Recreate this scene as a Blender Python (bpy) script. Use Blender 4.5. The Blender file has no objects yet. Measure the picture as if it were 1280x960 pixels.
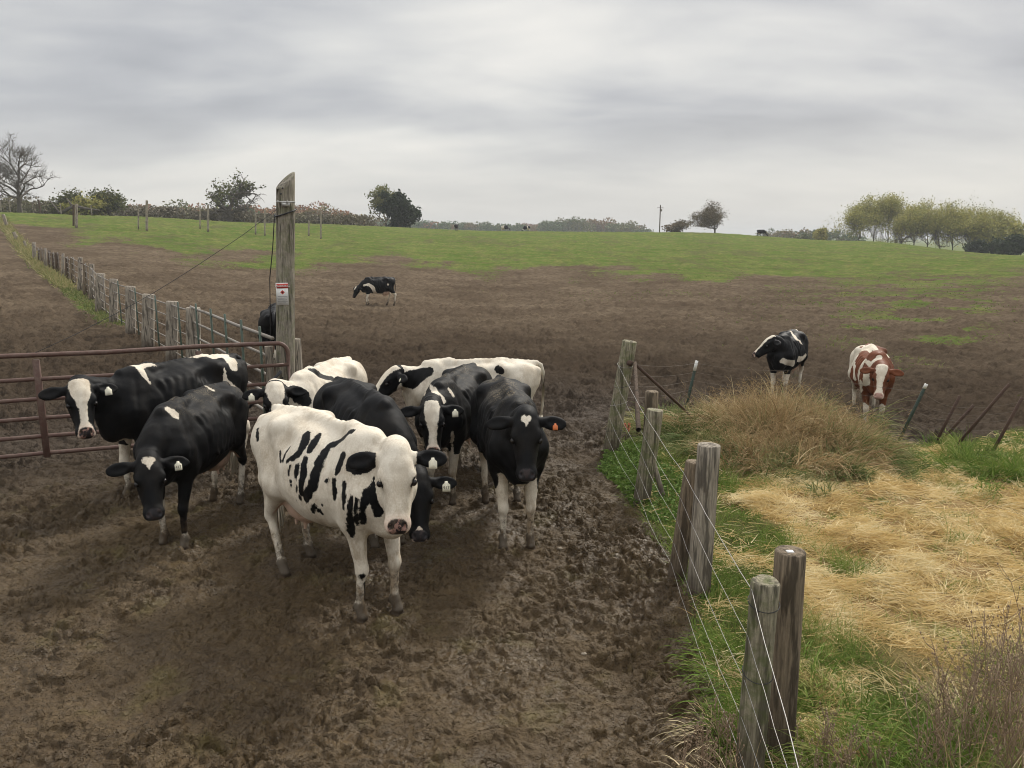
import bpy, math, random
import numpy as np
from mathutils import Vector, Matrix

sc = bpy.context.scene
COL = sc.collection
CZ = 2.8
PITCH = math.radians(10.9)
F = 960.0
sn, cs = math.sin(PITCH), math.cos(PITCH)

# ------------------------------------------------------------------ helpers
def ray(px, py):
    k = 480.0 - py
    return np.array([px - 640.0, F * cs + k * sn, -F * sn + k * cs])

def rs(seed):
    return np.random.RandomState(seed)

_PERM = rs(7).permutation(4096).astype(np.int64)
def _hash(ix, iy, iz=0):
    return _PERM[(_PERM[(_PERM[ix & 4095] + iy) & 4095] + iz) & 4095]

def noise2(x, y, seed=0):
    x = np.asarray(x, np.float64); y = np.asarray(y, np.float64)
    ix = np.floor(x).astype(np.int64); iy = np.floor(y).astype(np.int64)
    fx = x - ix; fy = y - iy
    u = fx * fx * fx * (fx * (fx * 6 - 15) + 10); v = fy * fy * fy * (fy * (fy * 6 - 15) + 10)
    def g(a, b):
        h = _hash(ix + a, iy + b, seed) * (2 * math.pi / 4096.0)
        return np.cos(h) * (fx - a) + np.sin(h) * (fy - b)
    n0 = g(0, 0) * (1 - u) + g(1, 0) * u
    n1 = g(0, 1) * (1 - u) + g(1, 1) * u
    return (n0 * (1 - v) + n1 * v) * 1.5

def fbm2(x, y, oct=4, seed=0, gain=0.5):
    s = 0; a = 1.0
    for i in range(oct):
        s = s + a * noise2(x * 2 ** i, y * 2 ** i, seed + i * 17); a *= gain
    return s

def worley2(x, y, seed=0):
    """distance to nearest random feature and that feature's random value"""
    ix = np.floor(x).astype(np.int64); iy = np.floor(y).astype(np.int64)
    best = np.full(np.shape(x), 9.0); bid = np.zeros(np.shape(x))
    for a in (-1, 0, 1):
        for b in (-1, 0, 1):
            h = _hash(ix + a, iy + b, seed); h2 = _hash(ix + a, iy + b, seed + 91)
            fx = ix + a + 0.15 + 0.7 * h / 4096.0; fy = iy + b + 0.15 + 0.7 * h2 / 4096.0
            d = (x - fx) ** 2 + (y - fy) ** 2
            m = d < best
            best = np.where(m, d, best); bid = np.where(m, ((h * 31 + h2 * 17) % 997) / 997.0, bid)
    return np.sqrt(best), bid

def smooth(a, b, x):
    t = np.clip((x - a) / (b - a), 0, 1)
    return t * t * (3 - 2 * t)

def tag(o, label=None, cat=None, group=None, kind=None):
    if label: o["label"] = label
    if cat: o["category"] = cat
    if group: o["group"] = group
    if kind: o["kind"] = kind
    return o

def link(o, parent=None):
    COL.objects.link(o)
    if parent is not None: o.parent = parent
    return o

def empty(name, loc=(0, 0, 0), rz=0.0):
    o = bpy.data.objects.new(name, None)
    o.empty_display_size = 0.2
    o.location = loc; o.rotation_euler = (0, 0, rz)
    return link(o)

def mesh_np(name, V, Fq, mat, parent=None, smooth_shade=True, attrs=None, loc=None):
    """V (n,3); Fq (m,k) index array or list of such arrays"""
    me = bpy.data.meshes.new(name)
    Fl = Fq if isinstance(Fq, list) else [Fq]
    Fl = [np.asarray(f, np.int32) for f in Fl if len(f)]
    if Fl[0].ndim == 1: Fl = [np.stack(Fl)]
    V = np.asarray(V, np.float32)
    me.vertices.add(len(V)); me.vertices.foreach_set("co", V.ravel())
    nl = sum(f.size for f in Fl); nf = sum(len(f) for f in Fl)
    me.loops.add(nl); me.loops.foreach_set("vertex_index", np.concatenate([f.ravel() for f in Fl]))
    me.polygons.add(nf)
    tot = np.concatenate([np.full(len(f), f.shape[1], np.int32) for f in Fl])
    st = np.concatenate([[0], np.cumsum(tot)[:-1]]).astype(np.int32)
    me.polygons.foreach_set("loop_start", st)
    me.update(calc_edges=True)
    if smooth_shade:
        me.polygons.foreach_set("use_smooth", np.ones(nf, bool))
    if attrs:
        for k, a in attrs.items():
            at = me.attributes.new(k, 'FLOAT', 'POINT')
            at.data.foreach_set("value", np.asarray(a, np.float32).ravel())
    mats = mat if isinstance(mat, (list, tuple)) else [mat]
    for m in mats: me.materials.append(m)
    o = bpy.data.objects.new(name, me)
    if loc is not None: o.location = loc
    return link(o, parent)

class MB:
    """collects primitive shapes into one mesh"""
    def __init__(s): s.V = []; s.Q = []; s.T = []; s.N = []; s.n = 0
    def add(s, V, Q=None, T=None):
        V = np.asarray(V, float); s.V.append(V)
        if Q is not None and len(Q): s.Q.append(np.asarray(Q, int) + s.n)
        if T is not None and len(T): s.T.append(np.asarray(T, int) + s.n)
        s.n += len(V)
    def tube(s, pts, rad, k=8, cap=True, flat=None, phase=0.0):
        P = np.asarray(pts, float); n = len(P)
        R = np.broadcast_to(np.asarray(rad, float), (n,))
        T = np.gradient(P, axis=0) if n > 2 else np.repeat((P[-1] - P[0])[None], n, 0)
        T = T / (np.linalg.norm(T, axis=1, keepdims=True) + 1e-9)
        ref = np.array([0, 0, 1.0]) if abs(T[0, 2]) < 0.9 else np.array([1.0, 0, 0])
        A = np.cross(T, ref); A /= (np.linalg.norm(A, axis=1, keepdims=True) + 1e-9)
        B = np.cross(T, A)
        a = np.arange(k) * 2 * math.pi / k + phase
        ca, sa = np.cos(a), np.sin(a)
        if flat: sa = sa * flat
        V = P[:, None] + R[:, None, None] * (A[:, None] * ca[None, :, None] + B[:, None] * sa[None, :, None])
        V = V.reshape(-1, 3)
        i = np.arange(n - 1)[:, None] * k; j = np.arange(k)[None]; j2 = (j + 1) % k
        Q = np.stack([i + j, i + j2, i + k + j2, i + k + j], -1).reshape(-1, 4)
        T3 = []
        if cap:
            V = np.vstack([V, P[0], P[-1]]); c0 = n * k; c1 = c0 + 1
            jj = np.arange(k); j2 = (jj + 1) % k
            T3 = np.vstack([np.stack([np.full(k, c0), j2, jj], 1), np.stack([np.full(k, c1), (n - 1) * k + jj, (n - 1) * k + j2], 1)])
        s.add(V, Q, T3)
    def box(s, c, size, R=None, bevel=0.0):
        c = np.asarray(c, float); h = np.asarray(size, float) / 2
        if bevel <= 0:
            V = np.array([[x, y, z] for x in (-1, 1) for y in (-1, 1) for z in (-1, 1)], float) * h
            Q = [[0, 1, 3, 2], [4, 6, 7, 5], [0, 4, 5, 1], [2, 3, 7, 6], [0, 2, 6, 4], [1, 5, 7, 3]]
            if R is not None: V = V @ np.asarray(R).T
            s.add(V + c, Q)
        else:
            b = bevel; x, y = h[0], h[1]
            ring = np.array([[x - b, -y], [x, -y + b], [x, y - b], [x - b, y], [-x + b, y], [-x, y - b], [-x, -y + b], [-x + b, -y]])
            lv = [(-h[2], b), (-h[2] + b, 0), (h[2] - b, 0), (h[2], b)]
            V = []
            for z, ins in lv:
                f = np.array([(x - ins) / x, (y - ins) / y]); V += [[p[0] * f[0], p[1] * f[1], z] for p in ring]
            V = np.array(V); k = 8; Q = []
            for i in range(3):
                for j in range(k): Q.append([i * k + j, i * k + (j + 1) % k, (i + 1) * k + (j + 1) % k, (i + 1) * k + j])
            V = np.vstack([V, [0, 0, -h[2]], [0, 0, h[2]]]); T3 = []
            for j in range(k):
                T3.append([32, (j + 1) % k, j]); T3.append([33, 24 + j, 24 + (j + 1) % k])
            if R is not None: V = V @ np.asarray(R).T
            s.add(V + c, Q, T3)
    def build(s, name, mat, parent=None, smooth_shade=True, attrs=None, loc=None):
        V = np.vstack(s.V); Fl = []
        if s.Q: Fl.append(np.vstack(s.Q))
        if s.T: Fl.append(np.vstack(s.T))
        return mesh_np(name, V, Fl, mat, parent, smooth_shade, attrs, loc)

# ------------------------------------------------------------------ node helpers
class NT:
    def __init__(s, nt): s.nt = nt; s.nt.nodes.clear()
    def n(s, typ, **kw):
        nd = s.nt.nodes.new(typ)
        for k, v in kw.items():
            if k.startswith("i_"):
                key = k[2:]
                key = int(key) if key.isdigit() else key.replace("_", " ")
                if hasattr(v, "is_linked") or hasattr(v, "links"): s.nt.links.new(v, nd.inputs[key])
                else: nd.inputs[key].default_value = v
            else: setattr(nd, k, v)
        return nd
    def l(s, a, b): s.nt.links.new(a, b)
    def math(s, op, a, b=None, c=None, clamp=False):
        nd = s.nt.nodes.new("ShaderNodeMath"); nd.operation = op; nd.use_clamp = clamp
        for i, v in enumerate((a, b, c)):
            if v is None: continue
            if isinstance(v, (int, float)): nd.inputs[i].default_value = v
            else: s.l(v, nd.inputs[i])
        return nd.outputs[0]
    def mix(s, f, a, b, typ='MIX'):
        nd = s.nt.nodes.new("ShaderNodeMix"); nd.data_type = 'RGBA'; nd.blend_type = typ
        for key, v in ((0, f), (6, a), (7, b)):
            if isinstance(v, (int, float)): nd.inputs[key].default_value = v
            elif isinstance(v, (tuple, list)): nd.inputs[key].default_value = (*v[:3], 1)
            else: s.l(v, nd.inputs[key])
        return nd.outputs[2]
    def ramp(s, f, stops, interp='LINEAR'):
        nd = s.nt.nodes.new("ShaderNodeValToRGB"); cr = nd.color_ramp; cr.interpolation = interp
        while len(cr.elements) < len(stops): cr.elements.new(0.5)
        for e, (p, c) in zip(cr.elements, stops):
            e.position = p; e.color = (*c[:3], 1) if isinstance(c, (tuple, list)) else (c, c, c, 1)
        s.l(f, nd.inputs[0]); return nd.outputs[0]
    def mr(s, v, a, b, c=0.0, d=1.0, sm=False):
        nd = s.nt.nodes.new("ShaderNodeMapRange"); nd.interpolation_type = 'SMOOTHSTEP' if sm else 'LINEAR'
        s.l(v, nd.inputs[0])
        for i, x in zip((1, 2, 3, 4), (a, b, c, d)): nd.inputs[i].default_value = x
        return nd.outputs[0]
    def noise(s, vec, scale, detail=4, rough=0.5, dist=0.0):
        nd = s.nt.nodes.new("ShaderNodeTexNoise")
        nd.inputs["Scale"].default_value = scale; nd.inputs["Detail"].default_value = detail
        nd.inputs["Roughness"].default_value = rough; nd.inputs["Distortion"].default_value = dist
        if vec is not None: s.l(vec, nd.inputs["Vector"])
        return nd.outputs[0]
    def attr(s, name):
        nd = s.nt.nodes.new("ShaderNodeAttribute"); nd.attribute_name = name
        return nd.outputs["Fac"]
    def scalev(s, vec, sc3):
        nd = s.nt.nodes.new("ShaderNodeMapping"); nd.inputs["Scale"].default_value = sc3
        s.l(vec, nd.inputs["Vector"]); return nd.outputs[0]
    def bump(s, h, strength=0.5, dist=0.02, nrm=None):
        nd = s.nt.nodes.new("ShaderNodeBump"); nd.inputs["Strength"].default_value = strength
        nd.inputs["Distance"].default_value = dist; s.l(h, nd.inputs["Height"])
        if nrm is not None: s.l(nrm, nd.inputs["Normal"])
        return nd.outputs[0]

def new_mat(name):
    m = bpy.data.materials.new(name); m.use_nodes = True
    return m, NT(m.node_tree)

def finish(m, t, color, rough=0.8, normal=None, spec=0.3, metallic=0.0, sheen=0.0, sss=None):
    p = t.n("ShaderNodeBsdfPrincipled"); o = t.n("ShaderNodeOutputMaterial")
    for key, v in (("Base Color", color), ("Roughness", rough), ("Metallic", metallic), ("Specular IOR Level", spec), ("Sheen Weight", sheen)):
        if isinstance(v, (int, float)): p.inputs[key].default_value = v
        elif isinstance(v, (tuple, list)): p.inputs[key].default_value = (*v[:3], 1)
        else: t.l(v, p.inputs[key])
    if normal is not None: t.l(normal, p.inputs["Normal"])
    t.l(p.outputs[0], o.inputs[0])
    return m
# ------------------------------------------------------------------ implicit-surface cattle
class Field:
    def __init__(s, lo, hi, h):
        s.lo = np.array(lo, float); s.h = h
        s.n = np.ceil((np.array(hi) - s.lo) / h).astype(int) + 1
        s.f = np.full(s.n, 0.15, np.float32)
        s.ax = [(s.lo[i] + np.arange(s.n[i]) * h).astype(np.float32) for i in range(3)]
    def _sub(s, lo, hi):
        a = np.clip(np.floor((lo - s.lo) / s.h).astype(int), 0, s.n); b = np.clip(np.ceil((hi - s.lo) / s.h).astype(int) + 1, 0, s.n)
        if np.any(b <= a): return None
        sl = tuple(slice(a[i], b[i]) for i in range(3))
        X = s.ax[0][sl[0]][:, None, None]; Y = s.ax[1][sl[1]][None, :, None]; Z = s.ax[2][sl[2]][None, None, :]
        return sl, X, Y, Z
    def _comb(s, sl, d, k, mode):
        f = s.f[sl]
        if mode == '+':
            h = np.maximum(k - np.abs(f - d), 0) / k
            s.f[sl] = np.minimum(f, d) - h * h * k * 0.25
        else:
            d = -d; h = np.maximum(k - np.abs(f - d), 0) / k
            s.f[sl] = np.maximum(f, d) + h * h * k * 0.25
    def cone(s, a, b, ra, rb, k=0.04, sq=None, mode='+'):
        """tapered capsule; sq=(dir, factor): radius along dir is scaled by factor"""
        a = np.array(a, float); b = np.array(b, float); r = max(ra, rb) * (max(1, sq[1]) if sq else 1) + k + 0.03
        q = s._sub(np.minimum(a, b) - r, np.maximum(a, b) + r)
        if q is None: return
        sl, X, Y, Z = q
        px, py, pz = X - a[0], Y - a[1], Z - a[2]
        ab = b - a; L = max(ab @ ab, 1e-8)
        t = np.clip((px * ab[0] + py * ab[1] + pz * ab[2]) / L, 0, 1)
        px = px - t * ab[0]; py = py - t * ab[1]; pz = pz - t * ab[2]
        sc_ = 1.0
        if sq:
            d = np.array(sq[0], float); d /= np.linalg.norm(d); c = (1 / sq[1] - 1)
            w = (px * d[0] + py * d[1] + pz * d[2]) * c
            px = px + w * d[0]; py = py + w * d[1]; pz = pz + w * d[2]
        s._comb(sl, (np.sqrt(px * px + py * py + pz * pz) - (ra + t * (rb - ra))) * sc_, k, mode)
    def ell(s, c, r, k=0.04, M=None, mode='+'):
        """ellipsoid, M rows = its axes"""
        c = np.array(c, float); r = np.array(r, float)
        M = np.eye(3) if M is None else np.array(M, float)
        ext = np.sqrt(((M * r[:, None]) ** 2).sum(0)) + k + 0.03
        q = s._sub(c - ext, c + ext)
        if q is None: return
        sl, X, Y, Z = q
        X = X - c[0]; Y = Y - c[1]; Z = Z - c[2]
        k0 = 0; k1 = 0
        for i in range(3):
            w = (X * M[i, 0] + Y * M[i, 1] + Z * M[i, 2]) / r[i]
            k0 = k0 + w * w; k1 = k1 + (w / r[i]) ** 2
        k0 = np.sqrt(k0); k1 = np.sqrt(k1) + 1e-6
        s._comb(sl, (k0 * (k0 - 1) / k1).astype(np.float32), k, mode)
    def mesh(s):
        f = s.f; n = s.n; ins = f < 0
        c8 = [ins[i:n[0] - 1 + i, j:n[1] - 1 + j, k:n[2] - 1 + k] for i in (0, 1) for j in (0, 1) for k in (0, 1)]
        cnt = sum(c.astype(np.int8) for c in c8)
        I, J, K = np.nonzero((cnt > 0) & (cnt < 8))
        vals = {}
        for i in (0, 1):
            for j in (0, 1):
                for k in (0, 1): vals[(i, j, k)] = f[I + i, J + j, K + k].astype(np.float64)
        acc = np.zeros((len(I), 3)); w = np.zeros(len(I))
        for ax in range(3):
            for u in (0, 1):
                for v in (0, 1):
                    a = [u, v]; a.insert(ax, 0); b = [u, v]; b.insert(ax, 1)
                    va, vb = vals[tuple(a)], vals[tuple(b)]
                    m = (va < 0) != (vb < 0)
                    t = np.where(m, va / np.where(m, va - vb, 1), 0)
                    p = np.zeros((len(I), 3)); p[:] = a; p[:, ax] = t
                    acc += p * m[:, None]; w += m
        V = s.lo + (np.stack([I, J, K], 1) + acc / w[:, None]) * s.h
        idx = np.full(n - 1, -1, np.int64); idx[I, J, K] = np.arange(len(I))
        Q = []
        for ax in range(3):
            o1, o2 = [(1, 2), (2, 0), (0, 1)][ax]
            sl = [slice(None)] * 3; sh = [slice(None)] * 3
            sl[ax] = slice(0, n[ax] - 1); sh[ax] = slice(1, n[ax])
            a = ins[tuple(sl)]; b = ins[tuple(sh)]
            E = np.array(np.nonzero(a != b))
            ok = (E[o1] > 0) & (E[o2] > 0) & (E[o1] < n[o1] - 1) & (E[o2] < n[o2] - 1)
            E = E[:, ok]; sgn = a[tuple(E)]
            def cell(d1, d2):
                C = E.copy(); C[o1] -= d1; C[o2] -= d2; return idx[tuple(C)]
            q = np.stack([cell(1, 1), cell(0, 1), cell(0, 0), cell(1, 0)], 1)
            q[~sgn] = q[~sgn][:, ::-1]
            Q.append(q)
        Q = np.vstack(Q); Q = Q[(Q >= 0).all(1)]
        return V, Q

def nrm(v):
    v = np.array(v, float); return v / np.linalg.norm(v)

def seg_dist(P, pts):
    """distance to a chain of spheres (x,y,z,r): min(|p-seg|-r)"""
    best = np.full(len(P), 9.0)
    pts = [np.array(q, float) for q in pts]
    if len(pts) == 1: pts = pts * 2
    for a, b in zip(pts[:-1], pts[1:]):
        ab = b[:3] - a[:3]; L = max(ab @ ab, 1e-9)
        t = np.clip((P - a[:3]) @ ab / L, 0, 1)
        d = np.linalg.norm(P - a[:3] - t[:, None] * ab, axis=1) - (a[3] + t * (b[3] - a[3]))
        best = np.minimum(best, d)
    return best

def cow_frames(c):
    psi, th, ro = [math.radians(a) for a in c.get('head', (0, 55, 0))]
    P = np.array(c.get('poll', (1.15, 0, 1.42)), float)
    Vd = np.array([math.cos(th) * math.cos(psi), math.cos(th) * math.sin(psi), -math.sin(th)])
    U = np.array([-math.sin(psi), math.cos(psi), 0.0]); W = np.cross(Vd, U)
    U, W = U * math.cos(ro) + W * math.sin(ro), W * math.cos(ro) - U * math.sin(ro)
    return P, Vd, U, W

def cow_shape(c, h):
    """c: pose dictionary; returns vertices, quads in the cow's own frame (x forward, feet at z=0)"""
    P, Vd, U, W = cow_frames(c)
    Fd = Field((-1.15, -0.75, -0.06), (2.0, 0.75, 1.85), h) if 'box' not in c else Field(c['box'][0], c['box'][1], h)
    fat = c.get('fat', 1.0)
    for sd in (1, -1):
        Fd.ell((-0.60, 0.10 * sd, 1.17), (0.31, 0.185, 0.22), 0.06)
    Fd.cone((-0.42, 0, 1.375), (-0.86, 0, 1.36), 0.045, 0.035, 0.09)
    Fd.ell((0.0, 0, 0.985), (0.66, 0.345 * fat, 0.375), 0.10)
    Fd.ell((-0.18, 0, 1.20), (0.42, 0.26, 0.17), 0.10)
    Fd.ell((0.45, 0, 1.03), (0.38, 0.225, 0.36), 0.10)
    Fd.cone((-0.42, 0, 1.395), (0.30, 0, 1.385), 0.035, 0.045, 0.08)
    Fd.cone((0.30, 0, 1.385), (0.60, 0, 1.37), 0.05, 0.055, 0.08)
    for sd in (1, -1):
        Fd.cone((-0.36, 0.10 * sd, 1.33), (-0.42, 0.215 * sd, 1.315), 0.05, 0.048, 0.12)       # hook bone
        Fd.ell((-0.86, 0.115 * sd, 1.27), (0.05, 0.04, 0.05), 0.06)           # pin bone
        Fd.ell((-0.23, 0.31 * sd, 1.27), (0.11, 0.09, 0.07), 0.08, mode='-')  # hungry hollow
        Fd.cone((0.46, 0.075 * sd, 1.34), (0.63, 0.155 * sd, 1.02), 0.05, 0.095, 0.12)  # shoulder blade
        Fd.cone((0.62, 0.145 * sd, 1.0), (0.50, 0.15 * sd, 0.82), 0.10, 0.085, 0.10)
        for i in range(5 if c.get('ribs', True) else 0):                                                      # ribs
            x = 0.30 - i * 0.10
            Fd.cone((x, 0.19 * sd, 1.26), (x - 0.11, 0.335 * sd * fat, 0.86), 0.016, 0.006, 0.05)
    Fd.cone((0.66, 0, 0.98), (0.74, 0, 0.80), 0.16, 0.095, 0.10)               # brisket
    Fd.cone((0.74, 0, 0.82), (0.86, 0, 1.0), 0.07, 0.05, 0.12)
    Fd.ell((-0.40, 0, 0.66), (0.22, 0.17, 0.15), 0.05)                         # udder
    for sx in (-0.33, -0.47):
        for sd in (1, -1): Fd.cone((sx, 0.07 * sd, 0.56), (sx, 0.08 * sd, 0.49), 0.018, 0.012, 0.02)
    # neck : a bent chain from the shoulders to the poll, deep and narrow
    n0 = np.array([0.52, 0, 1.13]); n3 = P - Vd * 0.0 - W * 0.10
    n1 = n0 + np.array([0.33, 0, 0.05]); n2 = n3 - W * 0.16 - Vd * 0.02
    n2[0] -= 0.06
    prev = None
    for i in range(9):
        t = i / 8; b = (1 - t) ** 3 * n0 + 3 * (1 - t) ** 2 * t * n1 + 3 * (1 - t) * t * t * n2 + t ** 3 * n3
        r = (0.175 * (1 - t) + 0.085 * t) * (1 - 0.10 * math.sin(t * math.pi))
        dz = 0.11 * (1 - t) + 0.03
        up = b + np.array([0, 0, dz * 0.6]); dn = b - np.array([0, 0, dz * 1.05])
        if prev is not None:
            Fd.cone(prev[0], up, prev[2] * 0.72, r * 0.72, 0.05); Fd.cone(prev[1], dn, prev[2] * 0.75, r * 0.75, 0.05)
            Fd.cone(prev[3], b, prev[2] * 0.9, r * 0.9, 0.05)
        prev = (up, dn, r, b)
    dl = n0 * 0.3 + n2 * 0.7
    # legs
    fo = c.get('feet', [0, 0, 0, 0])     # forward shift of: fore left, fore right, hind left, hind right
    fs = c.get('side', [0, 0, 0, 0])
    for i, sd in ((0, 1), (1, -1)):
        dx = fo[i]; y = 0.125 * sd + fs[i]
        el = (0.50, 0.145 * sd, 0.80); kn = (0.55 + dx * 0.55 + 0.02, (0.125 * sd + y) / 2, 0.43)
        ft = (0.545 + dx, y, 0.145); ho = (0.585 + dx, y, 0.05)
        Fd.cone((0.56, 0.14 * sd, 0.95), el, 0.105, 0.082, 0.08)
        Fd.cone(el, kn, 0.080, 0.041, 0.05)
        Fd.ell(kn, (0.048, 0.043, 0.060), 0.025)
        Fd.cone(kn, ft, 0.034, 0.027, 0.02)
        Fd.ell(ft, (0.042, 0.040, 0.042), 0.02)
        hoof(Fd, ft, ho, y)
    for i, sd in ((2, 1), (3, -1)):
        dx = fo[i]; y = 0.17 * sd + fs[i]
        st = (-0.46 + dx * 0.2, 0.23 * sd, 0.88); hk = (-0.80 + dx * 0.6, (0.17 * sd + y) / 2, 0.52)
        ft = (-0.70 + dx, y, 0.15); ho = (-0.655 + dx, y, 0.05)
        Fd.cone((-0.62, 0.155 * sd, 1.12), st, 0.155, 0.115, 0.08)
        Fd.cone((-0.70, 0.13 * sd, 1.12), (-0.66, 0.165 * sd, 0.85), 0.14, 0.10, 0.08)
        Fd.cone(st, hk, 0.115, 0.036, 0.07, sq=((0, 1, 0), 0.8))
        Fd.cone((-0.70, 0.165 * sd, 0.85), hk, 0.075, 0.032, 0.06)
        Fd.ell(hk, (0.050, 0.038, 0.065), 0.025)
        Fd.cone(hk, (hk[0] - 0.035, hk[1], hk[2] + 0.07), 0.03, 0.022, 0.03)
        Fd.cone(hk, ft, 0.036, 0.029, 0.02)
        Fd.ell(ft, (0.044, 0.040, 0.042), 0.02)
        hoof(Fd, ft, ho, y)
    # head
    M = np.stack([U, Vd, W]); g = lambda u, v, w: P + U * u + Vd * v + W * w
    Fd.ell(g(0, .10, -.075), (.112, .125, .105), 0.05, M)
    Fd.ell(g(0, .175, -.05), (.118, .115, .072), 0.04, M)
    Fd.ell(g(0, .015, -.055), (.07, .055, .055), 0.04, M)
    Fd.cone(g(0, .20, -.065), g(0, .46, -.06), .088, .062, 0.04, sq=(W, 0.8))
    Fd.cone(g(0, .22, -.03), g(0, .46, -.03), .05, .038, 0.04)
    Fd.ell(g(0, .485, -.055), (.088, .062, .058), 0.035, M)
    Fd.cone(g(-.035, .515, -.045), g(.035, .515, -.045), .040, .040, 0.03)
    Fd.ell(g(0, .50, -.105), (.06, .045, .035), 0.025, M)
    for sd in (1, -1):
        Fd.cone(g(.055 * sd, .14, -.16), g(.03 * sd, .44, -.105), .075, .042, 0.05)
        Fd.ell(g(.096 * sd, .182, -.026), (.032, .045, .024), 0.03, M)
        Fd.ell(g(.128 * sd, .225, -.040), (.020, .030, .022), 0.015, M, mode='-')
        Fd.ell(g(.046 * sd, .512, -.002), (.012, .020, .020), 0.012, M, mode='-')
        dr, bk = c.get('ear', (0.02, 0.04))
        e0 = g(.095 * sd, .045, -.085); e1 = g(.335 * sd, .045 + dr, -.085 - bk)
        ed = nrm(e1 - e0); en = nrm(W - ed * (W @ ed)); ev = np.cross(ed, en); EM = np.stack([ed, ev, en])
        Fd.cone(e0, e0 + ed * 0.07, .035, .028, 0.03)
        Fd.ell(e0 + ed * 0.135, (.115, .064, max(.020, h * 1.6)), 0.03, EM)
        Fd.ell(e0 + ed * 0.15 + en * 0.03, (.08, .036, .022), 0.015, EM, mode='-')
    if c.get('mouth', True): Fd.cone(g(-.05, .53, -.095), g(.05, .53, -.095), .006, .006, 0.02, mode='-')
    V, Q = Fd.mesh()
    if h < .025: V = skin_detail(c, V, Q, P, Vd, U, W)
    return V, Q, (P, Vd, U, W)

def skin_detail(c, V, Q, P, Vd, U, W):
    """muscle edges, ribs and loose skin as small displacements along the normal"""
    N = np.zeros_like(V); a, b, d = V[Q[:, 0]], V[Q[:, 1]], V[Q[:, 2]]; e = V[Q[:, 3]]
    n = np.cross(d - a, e - b)
    for i in range(4): 
        for j in range(3): N[:, j] += np.bincount(Q[:, i], n[:, j], len(V))
    N /= np.linalg.norm(N, axis=1, keepdims=True) + 1e-12
    x, y, z = V.T; ay = np.abs(y)
    D = V - P; hd = (seg_dist(np.stack([D @ U, D @ Vd, D @ W], 1), [(0, .07, -.07, .15), (0, .5, -.08, .12)]) < 0)
    body = 1 - hd; trunk = smooth(.62, .72, z) * body
    k = np.zeros(len(V))
    g = lambda t, w: np.exp(-(t / w) ** 2)
    k -= .016 * g(x - .30 - .12 * (z - 1.0), .035) * smooth(.72, .9, z) * smooth(1.36, 1.2, z) * smooth(.12, .2, ay)      # behind the shoulder
    k -= .012 * g(x - .60 + .30 * (z - 1.15), .03) * smooth(.95, 1.0, z) * smooth(1.40, 1.3, z) * smooth(.05, .1, ay)       # front edge of the blade
    k -= .014 * g(x + .36 - .30 * (z - 1.0), .04) * smooth(.72, .85, z) * smooth(1.25, 1.1, z) * smooth(.1, .2, ay)        # thigh against flank
    k -= .010 * g(x + .66 + .15 * (z - 1.0), .03) * smooth(.75, .9, z) * smooth(1.25, 1.1, z) * smooth(.1, .16, ay)
    k += .0045 * np.sin((x + .35 * (z - 1)) * 2 * math.pi / .088) * smooth(.32, .22, x) * smooth(-.30, -.2, x) * smooth(.78, .92, z) * smooth(1.32, 1.2, z) * smooth(.15, .22, ay) * (1.3 if c.get('ribs', True) else .35)
    k += .006 * np.maximum(0, np.sin(x * 2 * math.pi / .07)) * g(ay, .022) * smooth(1.30, 1.36, z) * smooth(.6, .3, x)      # backbone
    nk = smooth(.60, .75, x) * body * smooth(.7, .8, z)
    k += .0055 * noise2(x * 16 + z * 9 + 3, y * 5 + z * 3, 9) * nk                                                        # neck folds
    k += .008 * noise2(x * 5 + 2.1 * y, z * 5 - 1.7 * y + 7, 13) * trunk + .003 * noise2(x * 13 + 5 * y, z * 13 - 4 * y, 17) * trunk
    k += .0035 * noise2(z * 14, y * 22 + x * 11, 21) * smooth(.6, .5, z) * smooth(.08, .15, z)
    return V + N * k[:, None]

def hoof(Fd, ft, ho, y):
    Fd.cone(ft, (ho[0], ho[1], 0.075), 0.033, 0.040, 0.02)
    for s2 in (1, -1): Fd.ell((ft[0] - 0.045, y + 0.018 * s2, ft[2] - 0.025), (0.014, 0.013, 0.018), 0.012)
    for s2 in (1, -1):
        Fd.cone((ho[0] - 0.02, y + 0.024 * s2, 0.035), (ho[0] + 0.035, y + 0.027 * s2, 0.02), 0.032, 0.024, 0.012)

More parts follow.
